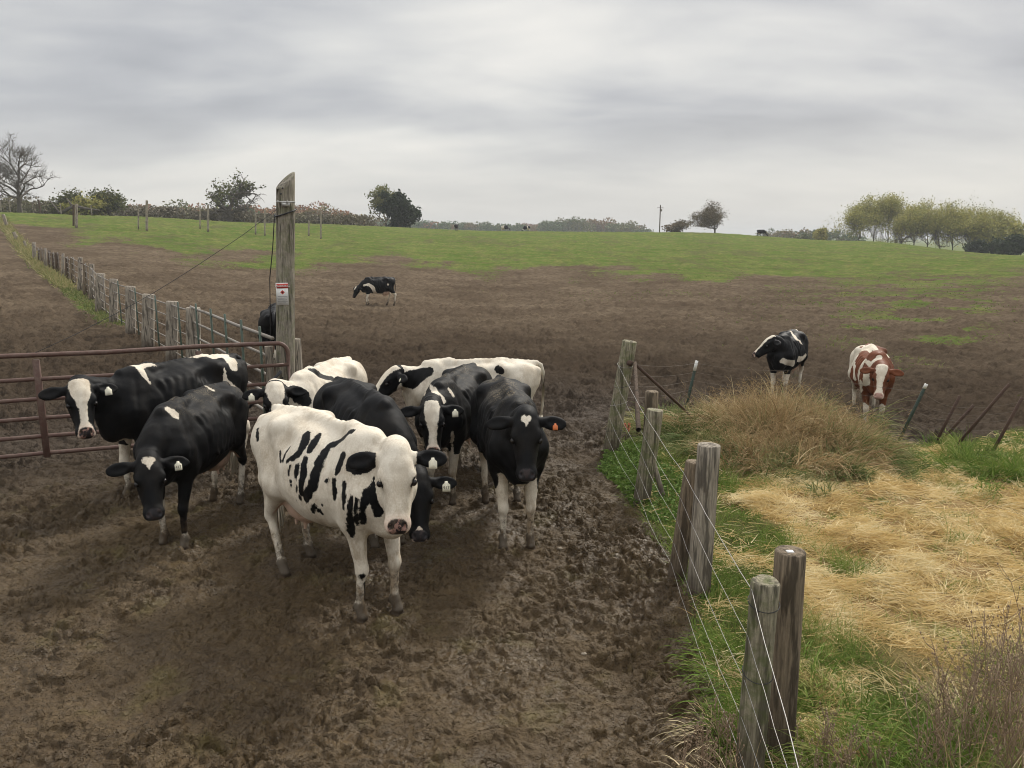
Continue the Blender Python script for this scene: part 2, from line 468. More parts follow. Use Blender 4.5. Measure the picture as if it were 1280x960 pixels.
def cow_attrs(c, V, fr):
    P, Vd, U, W = fr; D = V - P
    u, v, w = D @ U, D @ Vd, D @ W
    n = len(V)
    nn = noise2(V[:, 0] * 9 + V[:, 2] * 5, V[:, 1] * 9 - V[:, 2] * 6, 3) * .012
    head = (seg_dist(np.stack([u, v, w], 1), [(0, .07, -.07, .155), (0, .25, -.09, .14), (0, .5, -.08, .11)]) < nn) & (v > -.09)
    dr, bk = c.get('ear', (0.02, 0.04)); Q3 = np.stack([u, v, w], 1)
    earz = np.zeros(n, bool)
    for sd in (1, -1):
        earz |= (seg_dist(Q3, [(.15 * sd, .055, -.098, .055), (.22 * sd, .055, -.11, .085), (.34 * sd, .055 + dr, -.12, .08)]) < 0) & (np.abs(u) > .118)
    s = np.full(n, 0.08 if c['base'] == 'w' else -0.08)
    for kind, pts in c.get('patch', []):
        d = seg_dist(V, [(q[0], q[1], q[2], q[3] * c.get('pr', 1.3)) for q in pts]) + nn
        s = np.maximum(s, -d) if kind == 'w' else np.minimum(s, d)
    # legs
    lw = c.get('legs', 0.55)         # white below this height
    if lw:
        lim = lw + 0.05 * np.sin(V[:, 1] * 23 + V[:, 0] * 9) + nn
        lim = np.where((V[:, 0] > .45) & (V[:, 1] * c.get('sockside', 0) > 0), c.get('sock', lw), lim)
        d = V[:, 2] - lim
        low = (V[:, 2] < .62) & ~head & ~earz
        s = np.where(low, np.maximum(s, -d), s)
    # head base colour and blaze
    hb = c.get('headbase', 'b')
    if head.any():
        s = np.where(head | earz, 0.08 if hb == 'w' else -0.08, s)
        prof = c.get('blaze')
        if prof:
            vs = [p[0] for p in prof]; hw = np.interp(v, vs, [p[1] for p in prof], left=-.05, right=-.05)
            of = np.interp(v, vs, [p[2] if len(p) > 2 else 0 for p in prof])
            d = np.abs(u - of) - hw + nn * .6
            d = np.where(w > -.125, d, 0.05)
            s = np.where(head & ~earz, np.maximum(s, -d), s)
        for kind, pts in c.get('hpatch', []):
            Q = np.stack([u, v, np.where(w > -.13, 0, w) if pts[0][2] == 0 else w], 1); d = seg_dist(Q, pts) + nn * .4
            s = np.where(head, np.maximum(s, -d) if kind == 'w' else np.minimum(s, d), s)
        if c.get('ears', 'b') == 'b': s = np.where(earz, np.minimum(s, .135 - np.abs(u)) , s)
        else: s = np.where(earz, .08, s)
    nr = np.maximum(np.abs(u) - .022, 0) / .042
    nose = smooth(1.12, .98, np.hypot(nr, (v - .513) / .046) + nn * 3) * (w > -.085) * head
    ud = smooth(.74, .66, V[:, 2]) * smooth(-.2, -.28, V[:, 0]) * smooth(-.66, -.6, V[:, 0]) * (np.abs(V[:, 1]) < .2) * (V[:, 2] > .44)
    inner = np.where(earz, smooth(-0.06, -0.02, w * 0) * 0, 0)
    mud = smooth(.75, .02, V[:, 2]) * .75 + smooth(.20, .08, V[:, 2]) * .4
    if c.get('hindmud'): mud = np.maximum(mud, c['hindmud'] * smooth(-.5, -.85, V[:, 0]) * smooth(1.3, .5, V[:, 2]))
    mud = np.maximum(mud, c.get('bellymud', .12) * smooth(.85, .6, V[:, 2]) * (~head))
    dust = c.get('dust', 0.0) * smooth(1.22, 1.40, V[:, 2]) * (~head) * (~earz) * smooth(.75, .3, V[:, 0])
    muz = smooth(.40, .50, v) * head * .45
    hoofa = smooth(.085, .065, V[:, 2])
    return dict(coat=np.clip(s, -.1, .1), nose=nose, pink=ud, mud=mud, dust=dust, hoof=hoofa, muz=muz, ear=earz.astype(float))

def coat_material(name, dark, nosecol):
    m, t = new_mat(name)
    co = t.n("ShaderNodeTexCoord").outputs["Object"]
    n1 = t.noise(co, 22, 4, .6); n2 = t.noise(co, 90, 3, .6); n3 = t.noise(t.scalev(co, (1, 1, .35)), 160, 3, .7)
    nb = t.noise(co, 3.5, 5, .6)
    d = t.math('ADD', t.attr("coat"), t.math('MULTIPLY', t.math('SUBTRACT', n1, .5), .04))
    d = t.math('ADD', d, t.math('MULTIPLY', t.math('SUBTRACT', n3, .5), .014))
    n4 = t.noise(t.scalev(co, (1, 1, .3)), 70, 3, .7); d = t.math('ADD', d, t.math('MULTIPLY', t.math('SUBTRACT', n4, .5), .028))
    w = t.mr(d, -.004, .007, 0, 1, True)
    white = t.mix(t.mr(nb, .35, .75), (.64, .58, .475), (.50, .42, .31))
    white = t.mix(t.mr(n2, .35, .75), white, (.70, .64, .54))
    black = t.mix(n1, dark, tuple(x * 1.6 for x in dark))
    col = t.mix(w, black, white)
    col = t.mix(t.math('MULTIPLY', t.attr('muz'), w), col, (.60, .40, .31))
    # bare skin of the nose and of the udder
    nm = t.attr("nose")
    spot = t.mr(t.noise(co, 30, 2, .5), .53, .58)
    ncol = t.mix(t.math('MULTIPLY', spot, nosecol[1]), nosecol[0], (.42, .24, .19))
    col = t.mix(nm, col, ncol)
    col = t.mix(t.attr("pink"), col, (.52, .36, .27))
    # straw and dung dust lying on the back
    dd = t.math('MULTIPLY', t.attr("dust"), t.math('MULTIPLY', t.mr(t.noise(co, 70, 5, .8), .50, .64), t.mr(nb, .42, .6)))
    col = t.mix(dd, col, (.25, .20, .13))
    col = t.mix(t.math('MULTIPLY', t.attr("hoof"), .9), col, (.030, .023, .017))
    st = t.math('MULTIPLY', t.mr(t.noise(t.scalev(co, (1, 1, .5)), 6, 6, .75), .48, .60), t.math('ADD', .30, t.math('MULTIPLY', t.attr('mud'), .8)))
    col = t.mix(t.math('MULTIPLY', st, 1.0, clamp=True), col, t.mix(w, (.02, .016, .012), (.24, .165, .09)))
    mm = t.math('ADD', t.attr("mud"), t.math('MULTIPLY', t.math('SUBTRACT', t.noise(co, 14, 6, .75), .5), 1.3))
    mm = t.math('MULTIPLY', t.mr(mm, .42, .74, 0, .9, True), t.mr(t.attr("mud"), 0, .08))
    col = t.mix(mm, col, (.048, .034, .022))
    ro = t.mr(t.math('ADD', w, t.math('MULTIPLY', n2, .3)), 0, 1.3, .50, .85)
    ro = t.mix(nm, ro, (.33, .33, .33))
    b = t.bump(t.math('ADD', n3, t.math('MULTIPLY', n1, .6)), .35, .008)
    b = t.bump(nb, .25, .03, b)
    return finish(m, t, col, ro, b, spec=.10)
# ------------------------------------------------------------------ terrain
T_D = np.array([2, 8, 12, 16, 22, 30, 40, 55, 75, 100, 140, 180, 250, 400, 3200.])
T_PX = np.array([-2200, 0, 150, 350, 640, 850, 1060, 1280, 3400.])
T_Z = np.array([
 [0, 0, 0, 0, .05, .1, .4, .9, 2.0, 3.7, 6.2, 6.6, 6.0, 4.0, 4.0],
 [0, 0, 0, 0, .05, .1, .4, .9, 2.0, 3.7, 6.2, 6.6, 6.0, 4.0, 4.0],
 [0, 0, 0, 0, .0, .0, .2, .7, 1.7, 3.5, 5.9, 6.5, 6.0, 4.0, 4.0],
 [0, 0, 0, 0, -.1, -.2, -.3, 0, .9, 2.3, 4.9, 5.4, 5.0, 3.5, 4.0],
 [0, 0, 0, -.1, -.4, -.8, -1., -.7, 0, 1.2, 3.0, 3.8, 3.7, 2.0, 3.0],
 [0, 0, -.05, -.3, -.6, -.9, -1., -.8, -.2, .8, 2.4, 3.55, 3.3, 0, 0],
 [0, 0, -.1, -.6, -.8, -.9, -1., -.9, -.6, 0, 1.3, 1.9, .6, -3, -4],
 [0, 0, -.2, -.6, -.8, -.8, -.8, -.7, -.4, .15, -.2, -1.2, -3, -6, -8],
 [0, 0, -.2, -.6, -.8, -.8, -.8, -.7, -.4, .15, -.2, -1.2, -3, -6, -8]])
T_AZ = np.arctan((T_PX - 640) / F); T_AZ[0] = -math.pi; T_AZ[-1] = math.pi

def _dense():
    L = np.log(T_D); g = np.linspace(L[0], L[-1], 400)
    out = []
    for row in T_Z:
        m = np.gradient(row, L)
        sec = np.diff(row) / np.diff(L)
        for i in range(len(row)):       # monotone limiter keeps flats flat
            a = sec[max(i - 1, 0)]; b = sec[min(i, len(sec) - 1)]
            m[i] = 0 if a * b <= 0 else 2 * a * b / (a + b)
        k = np.clip(np.searchsorted(L, g) - 1, 0, len(L) - 2)
        h = L[k + 1] - L[k]; t = (g - L[k]) / h
        out.append((2*t**3-3*t**2+1)*row[k] + (t**3-2*t**2+t)*h*m[k] + (-2*t**3+3*t**2)*row[k+1] + (t**3-t**2)*h*m[k+1])
    return g, np.array(out)
_TG, _TT = _dense()

def gz(x, y):
    """height of the bare land"""
    x = np.asarray(x, float); y = np.asarray(y, float)
    d = np.maximum(np.hypot(x, y), 2.0); az = np.arctan2(x, y)
    fi = np.clip((np.log(d) - _TG[0]) / (_TG[1] - _TG[0]), 0, 398.999); i = fi.astype(int); fi = fi - i
    k = np.clip(np.searchsorted(T_AZ, az) - 1, 0, len(T_AZ) - 2)
    t = np.clip((az - T_AZ[k]) / (T_AZ[k + 1] - T_AZ[k]), 0, 1); t = t * t * (3 - 2 * t)
    a = _TT[k, i] * (1 - fi) + _TT[k, i + 1] * fi; b = _TT[k + 1, i] * (1 - fi) + _TT[k + 1, i + 1] * fi
    z = a * (1 - t) + b * t
    return z + smooth(60, 250, d) * noise2(x / 45, y / 45, 5) * .35

def G(px, py):
    """point of the land seen at a pixel of the 1280x960 photograph"""
    r = ray(px, py); r = r / math.hypot(r[0], r[1])
    ds = np.exp(np.linspace(math.log(2.1), math.log(1500), 3000))
    dz = CZ + r[2] * ds - gz(r[0] * ds, r[1] * ds)
    k = int(np.argmax(dz < 0)) if (dz < 0).any() else len(ds) - 1
    return np.array([r[0] * ds[k], r[1] * ds[k], float(gz(r[0] * ds[k], r[1] * ds[k]))])

def A(px, d, up=0.0):
    """land point in the direction of a pixel column at ground distance d"""
    r = ray(px, 300); r = r / math.hypot(r[0], r[1])
    x, y = r[0] * d, r[1] * d
    return np.array([x, y, float(gz(x, y)) + up])

def H(px, py, pt):
    """point seen at the pixel in the vertical plane facing us through pt"""
    r = ray(px, py); s = math.hypot(pt[0], pt[1]) / math.hypot(r[0], r[1])
    return np.array([r[0] * s, r[1] * s, CZ + r[2] * s])

# ---- land cover, as world-space masks
def poly_sd(x, y, pts):
    """signed distance to a closed polygon, negative inside"""
    pts = np.asarray(pts, float); d = np.full(np.shape(x), 1e9); ins = np.zeros(np.shape(x), bool)
    for (ax, ay), (bx, by) in zip(pts, np.roll(pts, -1, 0)):
        ex, ey = bx - ax, by - ay; L = ex * ex + ey * ey + 1e-12
        t = np.clip(((x - ax) * ex + (y - ay) * ey) / L, 0, 1)
        d = np.minimum(d, (x - ax - t * ex) ** 2 + (y - ay - t * ey) ** 2)
        c = ((ay > y) != (by > y)) & (x < ex * (y - ay) / (ey if abs(ey) > 1e-9 else 1e-9) + ax)
        ins ^= c
    d = np.sqrt(d); return np.where(ins, -d, d)

FENCE = [G(975, 950)[:2], G(868, 735)[:2], G(806, 622)[:2], G(765, 566)[:2]]     # foot of the near right fence
# strip of pasture to the right of it: a closed area in plan
_f0 = np.array(FENCE[0]); _fd = nrm(np.append(_f0 - np.array(FENCE[1]), 0))[:2]
R_POLY = [(_f0 + _fd * 9 + np.array([-.25, 0])), _f0 + np.array([-.28, 0]), FENCE[1] + np.array([-.0, 0]), FENCE[2] + np.array([-.18, 0]), G(752, 585)[:2],
          G(768, 560)[:2], G(850, 520)[:2], G(950, 512)[:2], G(1110, 560)[:2], G(1180, 558)[:2], G(1280, 535)[:2], G(1420, 520)[:2], np.array([40, 12.]), np.array([40, -12.])]
HAY_POLY = [G(*q)[:2] for q in ((900, 605), (1000, 590), (1130, 580), (1285, 562), (1400, 550), (1400, 800), (1270, 815), (1200, 855), (1120, 855), (1050, 800), (1000, 745), (975, 690), (920, 645))]
GR_LINE = [(-200, 285), (0, 275), (60, 292), (100, 303), (200, 313), (300, 324), (450, 330), (640, 336), (760, 345), (900, 352), (1020, 350), (1100, 352), (1280, 358), (1500, 360)]
_gl = np.array([G(a, b) for a, b in GR_LINE]); GL_AZ = np.arctan2(_gl[:, 0], _gl[:, 1]); GL_D = np.hypot(_gl[:, 0], _gl[:, 1])

def covers(x, y):
    d = np.hypot(x, y); az = np.arctan2(x, y)
    n = fbm2(x / 1.1, y / 1.1, 3, 11)
    right = smooth(.10, -.12, poly_sd(x, y, R_POLY) + n * .10)
    hay = smooth(.30, -.50, poly_sd(x, y, HAY_POLY) + fbm2(x / .9, y / .9, 3, 23) * .55) * right
    line = np.interp(az, GL_AZ, GL_D)
    nb = fbm2(x / (4 + d * .05), y / (4 + d * .05), 4, 31)
    r = d / line
    field = smooth(.84, 1.22, r + nb * .24)
    # scattered regrowth on the right of the paddock
    pat = smooth(.10, .45, fbm2(x / 3.2, y / 3.2, 4, 41) + .45 * smooth(.45, .95, r) + .08) * smooth(0.20, .50, az) * smooth(.26, .50, r)
    pat2 = smooth(.25, .6, nb + .25 * smooth(.6, 1, r)) * smooth(.62, .95, r) * .55
    field = np.maximum(field, np.maximum(pat * .62, pat2 * .9))
    # bare earth at the far right and on the cattle track
    bare = smooth(.50, .60, az) * smooth(1.6, 1.2, r) * smooth(.0, .35, nb + .25)
    field = field * (1 - .7 * bare)
    return right, hay, field

def strip_left(x, y):
    """grass verge along the left fence"""
    pts = LEFT_LINE
    d = np.full(np.shape(x), 1e9)
    for a, b in zip(pts[:-1], pts[1:]):
        ex, ey = b[0] - a[0], b[1] - a[1]; t = np.clip(((x - a[0]) * ex + (y - a[1]) * ey) / (ex * ex + ey * ey), 0, 1)
        d = np.minimum(d, np.hypot(x - a[0] - t * ex, y - a[1] - t * ey))
    return smooth(.6, .15, d + noise2(x / 1.5, y / 1.5, 8) * .4) * smooth(24, 31, np.hypot(x, y))

LEFT_LINE = [G(242, 470), G(185, 434), G(122, 391), G(44, 327), G(20, 300), G(0, 272)]

def relief(x, y, right, field):
    """trodden mud: clods, hoof prints and softer swells"""
    d = np.hypot(x, y); n = 0
    churn = smooth(-.5, .5, fbm2(x / 1.6, y / 1.6, 3, 51)) * .6 + .55
    churn = churn * (1 + .6 * smooth(6.5, 9, d)) * (1 + .5 * smooth(.2, 1.2, x) * smooth(8, 6, y))
    near = smooth(60, 25, d)
    wx = x + .07 * noise2(x * 5, y * 5, 71) + .02 * noise2(x * 19, y * 19, 73); wy = y + .07 * noise2(x * 5, y * 5, 72) + .02 * noise2(x * 19, y * 19, 74)
    def lumps(f, keep, amp, sd, e0=.56, e1=.36):
        w_, i_ = worley2(wx * f + sd, wy * f * 1.15, sd); up = np.clip((i_ - (1 - keep)) / keep, 0, 1)
        return np.where(i_ > 1 - keep, smooth(e0, e1, w_ + .10 * noise2(x * f * 3.1, y * f * 3.3, sd + 3)) * (.35 + .65 * up) * amp * (1 + .5 * (.4 - w_)), 0)
    dens = smooth(-.55, .35, fbm2(x / .55, y / .55, 3, 140))
    lum = lumps(7.0, .35, .040, 3) * (.25 + .75 * dens) + lumps(13, .55, .027, 5) * (.7 + .3 * dens) + lumps(23, .6, .012, 7) + lumps(41, .6, .006, 11)
    rid = 1 - np.abs(noise2(wx * 3.6, wy * 4.2, 61)) * 2.6; rid2 = 1 - np.abs(noise2(wx * 8, wy * 9.5, 62)) * 2.6
    rough = -np.maximum(rid, 0) ** 3 * .030 - np.maximum(rid2, 0) ** 3 * .022
    w3, i3 = worley2(x * 2.7 + 9 + .1 * noise2(x * 3, y * 3, 75), y * 2.7, 9)
    prints = -np.where(i3 > .45, smooth(.24, .12, w3) * .030, 0)
    big = fbm2(x / 1.1, y / 1.1, 3, 67) * .035
    midd = smooth(8, 15, d) * smooth(90, 45, d)
    mud = (lum + rough + prints) * churn * near + big * near + (lumps(2.6, .6, .085, 13) * 1.0 + lumps(5, .6, .055, 15) - .04 + fbm2(x / .5, y / 1.2, 3, 83) * .04) * midd
    soft = fbm2(x * 1.6, y * 1.6, 4, 91) * .05
    far = fbm2(x / .8, y / .8, 3, 81) * (.05 + .07 * field * smooth(40, 90, d)) * smooth(12, 25, d) * smooth(300, 200, d)
    g = np.maximum(right, field * .8)
    for fx, fy in globals().get('FEET', []):
        q = np.hypot(x - fx, y - fy); mud = mud + .028 * np.exp(-((q - .125) / .035) ** 2) * (1 + .6 * noise2(x * 14, y * 14, 55)) + .012 * (q < .11) - mud * (q < .1) * .8
    return mud * (1 - g) + soft * g * smooth(50, 20, d) + far * (1 - right)

def make_ground():
    ds = [0.02, .6, 1.2, 1.8, 2.1]
    r = 2.25
    while r < 3200:
        ds.append(r); r *= 1.0020 if r < 14 else (1.0042 if r < 60 else (1.007 if r < 230 else 1.02))
    ds = np.array(ds)
    a0 = math.radians(43)
    az = np.concatenate([np.linspace(-math.pi, -a0, 60)[:-1], np.linspace(-a0, a0, 860), np.linspace(a0, math.pi, 60)[1:]])
    D, AZ = np.meshgrid(ds, az, indexing='ij')
    X = D * np.sin(AZ); Y = D * np.cos(AZ)
    right, hay, field = covers(X, Y)
    st = strip_left(X, Y); field = np.maximum(field, st * .62)
    Z = gz(X, Y) + relief(X, Y, right, field)
    ny, nx = X.shape
    i = np.arange(ny - 1)[:, None] * nx; j = np.arange(nx - 1)[None]
    Q = np.stack([i + j, i + j + nx, i + j + nx + 1, i + j + 1], -1).reshape(-1, 4)
    V = np.stack([X, Y, Z], -1).reshape(-1, 3)
    wet = smooth(.0, .5, fbm2(X / 1.6, Y / 1.6, 3, 101)) * smooth(14, 9, D)
    o = mesh_np("ground", V, Q, ground_material(), attrs=dict(right=right, hay=hay, field=field, wet=wet))
    tag(o, kind="structure")
    return o

def ground_material():
    m, t = new_mat("ground_soil_and_turf")
    co = t.n("ShaderNodeNewGeometry").outputs["Position"]
    n_s = t.noise(co, .35, 5, .6); n_m = t.noise(co, 2.3, 6, .65); n_f = t.noise(co, 17, 6, .7); n_x = t.noise(co, 75, 4, .7)
    mud = t.ramp(n_m, [(.30, (.062, .043, .024)), (.5, (.082, .058, .032)), (.70, (.108, .078, .043))])
    mud = t.mix(t.mr(n_f, .45, .62, 0, .45), mud, (.036, .025, .014))
    mud = t.mix(t.mr(n_s, .42, .62, 0, .3), mud, (.098, .072, .038))
    mud = t.mix(t.mr(t.noise(co, 1.9, 5, .65), .56, .68, 0, .6), mud, (.110, .094, .036))
    # straw flecks
    mud = t.mix(1.0, mud, (.92, .835, .67), 'MULTIPLY')
    fl = t.mr(t.noise(t.scalev(co, (1, .35, 1)), 60, 2, .9), .69, .72)
    mud = t.mix(t.math('MULTIPLY', fl, t.mr(n_m, .4, .6, .1, .8)), mud, (.26, .20, .12))
    # drier and paler further out on the paddock
    cd = t.n("ShaderNodeVectorMath", operation='LENGTH'); t.l(co, cd.inputs[0]); dist = cd.outputs["Value"]
    dry = t.mix(t.mr(t.noise(co, .22, 5, .65), .35, .65), (.104, .077, .053), (.178, .136, .094))
    dry = t.mix(t.mr(n_m, .42, .62, 0, .55), dry, (.055, .040, .028))
    dry = t.mix(t.mr(t.noise(t.scalev(co, (.35, 1.2, 1)), 1.1, 4, .7), .60, .68, 0, .7), dry, (.17, .13, .085))
    dk = t.mix(t.mr(dist, 8, 12), mud, t.mix(n_f, (.036, .026, .018), (.088, .066, .047)))
    mud = t.mix(t.mr(t.math('ADD', dist, t.math('MULTIPLY', n_s, 20)), 24, 48, 0, 1, True), dk, dry)
    fg = t.mix(t.mr(t.noise(co, .13, 6, .7), .35, .66), (.070, .105, .022), (.135, .150, .045))
    fg = t.mix(t.mr(t.noise(co, .55, 6, .75), .45, .62, 0, .8), fg, (.19, .165, .06)); fg = t.mix(t.mr(t.noise(t.scalev(co, (.25, 1.2, 1)), .9, 6, .8), .50, .60, 0, .75), fg, (.105, .08, .042))
    fg = t.mix(t.mr(t.noise(t.scalev(co, (.5, .16, .5)), .35, 5, .75), .54, .64, 0, .7), fg, (.11, .085, .05))
    fg = t.mix(t.mr(t.noise(t.scalev(co, (1, .25, 1)), 3.5, 3, .8), .45, .7, 0, .5), fg, (.055, .085, .018))
    fm = t.math('ADD', t.attr("field"), t.math('MULTIPLY', t.math('SUBTRACT', t.noise(co, 2.6, 8, .85), .5), 2.8))
    fm = t.math('MULTIPLY', t.mr(fm, .42, .62, 0, 1, True), t.mr(t.attr("field"), .03, .3)); fm = t.math('MAXIMUM', fm, t.mr(t.attr('field'), .8, 1.0, 0, .8))
    col = t.mix(fm, mud, t.mix(1.0, fg, (1.04, 1.16, 1.12), 'MULTIPLY'))
    soil = t.mix(n_f, (.045, .060, .016), (.10, .095, .035))
    hayc = t.mix(n_f, (.16, .10, .045), (.38, .27, .13))
    rg = t.mix(t.attr("hay"), soil, hayc)
    col = t.mix(t.attr("right"), col, rg)
    ro = t.mr(t.noise(co, 1.2, 5, .7), .42, .60, .36, .70)
    ro = t.mix(t.mr(dist, 7, 16), ro, (1, 1, 1)); sp = t.math('MULTIPLY', t.mr(dist, 7, 18, .24, 0), t.math('SUBTRACT', 1.0, t.attr('right')))
    fk = t.math('ADD', t.mr(t.noise(co, 26, 2, .5, .3), .47, .53, 0, 1, True), t.math('MULTIPLY', t.mr(t.noise(co, 55, 2, .5, .3), .47, .53, 0, 1, True), .6))
    b = t.bump(n_x, .6, .010, t.bump(fk, 1.0, .010))
    far = t.bump(n_m, .8, .10, b)
    return finish(m, t, col, ro, far, spec=sp)
PATCH = {'E':[('b',[(0.432,-0.089,1.417,0.018),(0.333,-0.121,1.336,0.023),(0.248,-0.173,1.294,0.032),(0.254,-0.244,1.229,0.041),(0.273,-0.297,1.14,0.036),(0.262,-0.333,1.03,0.037),(0.198,-0.352,0.937,0.028)]),('b',[(-0.021,-0.194,1.329,0.024),(0.03,-0.238,1.287,0.033),(0.039,-0.284,1.227,0.023),(-0.021,-0.317,1.174,0.024),(-0.071,-0.33,1.143,0.014)]),('b',[(0.081,-0.149,1.34,0.019),(0.114,-0.209,1.299,0.033),(0.122,-0.249,1.256,0.023)]),('b',[(-0.151,-0.271,1.21,0.019),(-0.144,-0.315,1.16,0.014),(-0.152,-0.325,1.136,0.012)]),('b',[(-0.282,-0.281,1.174,0.01),(-0.185,-0.327,1.118,0.01)]),('b',[(0.127,-0.298,1.19,0.021),(0.164,-0.336,1.101,0.032),(0.142,-0.357,0.96,0.019)]),('b',[(0.069,-0.336,1.127,0.021),(0.07,-0.356,1.06,0.019)]),('b',[(-0.016,-0.341,1.121,0.017),(-0.02,-0.357,1.064,0.014)]),('b',[(0.072,-0.358,0.884,0.014)]),('b',[(0.025,-0.365,0.993,0.009)]),('b',[(0.1,-0.361,0.998,0.014),(0.088,-0.362,0.96,0.012)]),('b',[(0.472,-0.198,1.265,0.022),(0.455,-0.234,1.178,0.022),(0.452,-0.246,1.146,0.011)]),('b',[(0.582,-0.207,1.223,0.009),(0.621,-0.208,1.188,0.015)]),('b',[(0.385,-0.283,1.089,0.02)]),('b',[(0.451,-0.26,1.104,0.016),(0.464,-0.274,0.985,0.018)]),('b',[(0.561,-0.255,1.106,0.015),(0.589,-0.282,1.019,0.017),(0.591,-0.282,0.952,0.011)]),('b',[(0.26,-0.323,0.887,0.018),(0.22,-0.308,0.826,0.016)]),('b',[(0.341,-0.304,0.909,0.014)]),('b',[(0.284,-0.295,0.833,0.023)]),('b',[(0.761,-0.111,1.164,0.021),(0.771,-0.149,1.087,0.039),(0.793,-0.141,0.98,0.043),(0.782,-0.14,0.921,0.026)]),('b',[(0.746,-0.195,1.07,0.03),(0.729,-0.219,0.961,0.022),(0.662,-0.18,0.831,0.018)]),('b',[(0.666,-0.268,1.045,0.017),(0.63,-0.257,0.899,0.022),(0.57,-0.22,0.759,0.027),(0.556,-0.208,0.717,0.011)]),('b',[(0.706,-0.25,1.029,0.013),(0.654,-0.228,0.876,0.018),(0.627,-0.204,0.817,0.011)]),('b',[(0.943,0.098,1.116,0.03),(0.97,0.059,0.998,0.034),(1.035,-0.017,0.968,0.021)]),('b',[(0.552,-0.108,0.326,0.019),(0.511,-0.09,0.244,0.014)]),('b',[(-0.648,-0.274,1.265,0.013),(-0.587,-0.303,1.206,0.013)])],'A':[('w',[(0.464,-0.047,1.437,0.015),(0.426,0.059,1.431,0.036),(0.353,0.048,1.431,0.026),(0.231,0.042,1.42,0.013)]),('w',[(0.441,0.08,1.423,0.036),(0.445,0.148,1.359,0.025),(0.411,0.188,1.268,0.01)]),('w',[(-0.237,-0.011,1.431,0.021),(-0.429,0.043,1.433,0.038),(-0.671,0.05,1.401,0.055),(-0.633,0.201,1.353,0.06),(-0.603,0.264,1.284,0.032)]),('w',[(-0.47,0.272,1.291,0.013),(-0.463,0.276,1.178,0.021),(-0.504,0.317,1.046,0.053),(-0.548,0.326,0.909,0.064),(-0.603,0.26,0.68,0.038)]),('w',[(0.7,0.055,0.706,0.031),(0.482,-0.083,0.649,0.037)])],'B':[('w',[(0.582,0.049,1.409,0.023),(0.567,0.112,1.352,0.032),(0.572,0.149,1.311,0.009)]),('w',[(-0.339,0.008,1.439,0.01),(-0.312,0.1,1.401,0.01)])],'G':[('w',[(0.541,-0.187,1.276,0.02),(0.549,-0.188,1.272,0.02)]),('w',[(0.513,-0.135,1.362,0.015),(0.75,0.007,1.34,0.029),(0.77,0.101,1.261,0.024)]),('w',[(0.587,0.099,1.35,0.012),(0.599,0.154,1.286,0.02)]),('w',[(0.569,-0.213,0.74,0.046),(1.2,0.027,0.851,0.07),(1.223,0.144,0.819,0.07),(0.554,0.074,0.574,0.051)]),('w',[(0.747,0.173,0.919,0.012),(0.643,0.151,0.788,0.02),(0.596,0.116,0.617,0.02)])],'H':[('w',[(0.572,-0.086,0.647,0.019),(0.569,-0.077,0.537,0.033),(0.601,-0.078,0.439,0.033)]),('w',[(0.592,0.151,0.666,0.017),(0.604,0.114,0.54,0.033),(0.589,0.085,0.383,0.034)]),('w',[(-0.671,0.209,0.123,0.022),(-0.611,0.202,0.04,0.022)])],'F':[('b',[(0.56,0.154,1.312,0.048),(0.671,0.134,1.265,0.078),(0.807,0.15,1.195,0.09)]),('b',[(-0.319,0.205,1.338,0.036),(-0.359,0.25,1.302,0.036)])],'C':[('b',[(0.38,0.06,1.424,0.029),(0.247,0.092,1.347,0.052),(0.158,0.186,1.297,0.037)]),('b',[(0.783,0.087,1.196,0.05),(0.739,0.137,1.153,0.05)]),('b',[(0.987,0.06,1.22,0.035),(0.847,0.084,1.244,0.035)])],'K':[('w',[(-0.849,0.004,1.395,0.026),(-0.67,0.105,1.386,0.038),(-0.685,0.195,1.349,0.025)]),('w',[(-0.155,0.019,1.43,0.031),(0.105,0.189,1.309,0.036),(0.01,0.289,1.204,0.027)]),('w',[(-0.355,-0.068,1.423,0.016),(-0.454,-0.01,1.438,0.019)]),('w',[(0.842,0.09,0.937,0.047),(0.58,0.258,0.858,0.059)]),('w',[(0.277,0.304,0.906,0.048),(-0.371,0.322,0.908,0.037)]),('w',[(-0.684,0.294,1.216,0.019)])],'L':[('w',[(-0.362,-0.253,1.29,0.049),(-0.311,-0.204,1.332,0.038),(-0.042,-0.059,1.401,0.037),(0.356,-0.024,1.443,0.026)]),('w',[(-0.338,-0.251,1.23,0.033),(0.191,-0.317,1.083,0.032),(0.251,-0.309,0.897,0.026)]),('w',[(0.752,-0.192,1.062,0.041),(0.752,-0.182,0.944,0.051),(0.691,-0.203,0.884,0.026)]),('w',[(0.655,-0.256,0.923,0.023),(0.539,-0.228,0.734,0.026)]),('w',[(0.462,-0.196,1.266,0.021),(0.697,-0.135,1.233,0.031),(0.699,-0.017,1.346,0.036),(-0.045,0.238,1.29,0.027)]),('w',[(-0.025,0.29,1.207,0.021),(0.087,0.312,1.137,0.021)])],'I':[('w',[(0.778,0.161,1.052,0.04),(0.578,0.261,1.092,0.057),(0.38,0.283,0.945,0.069),(0.187,0.109,0.646,0.069),(0.055,0.018,0.612,0.093),(-0.508,-0.208,0.037,0.07)]),('w',[(-0.43,0.284,1.058,0.04)]),('w',[(-0.659,-0.16,0.537,0.1),(-0.611,-0.196,0.245,0.129),(-0.704,-0.153,0.327,0.088)]),('w',[(0.505,-0.122,0.075,0.087)])]}
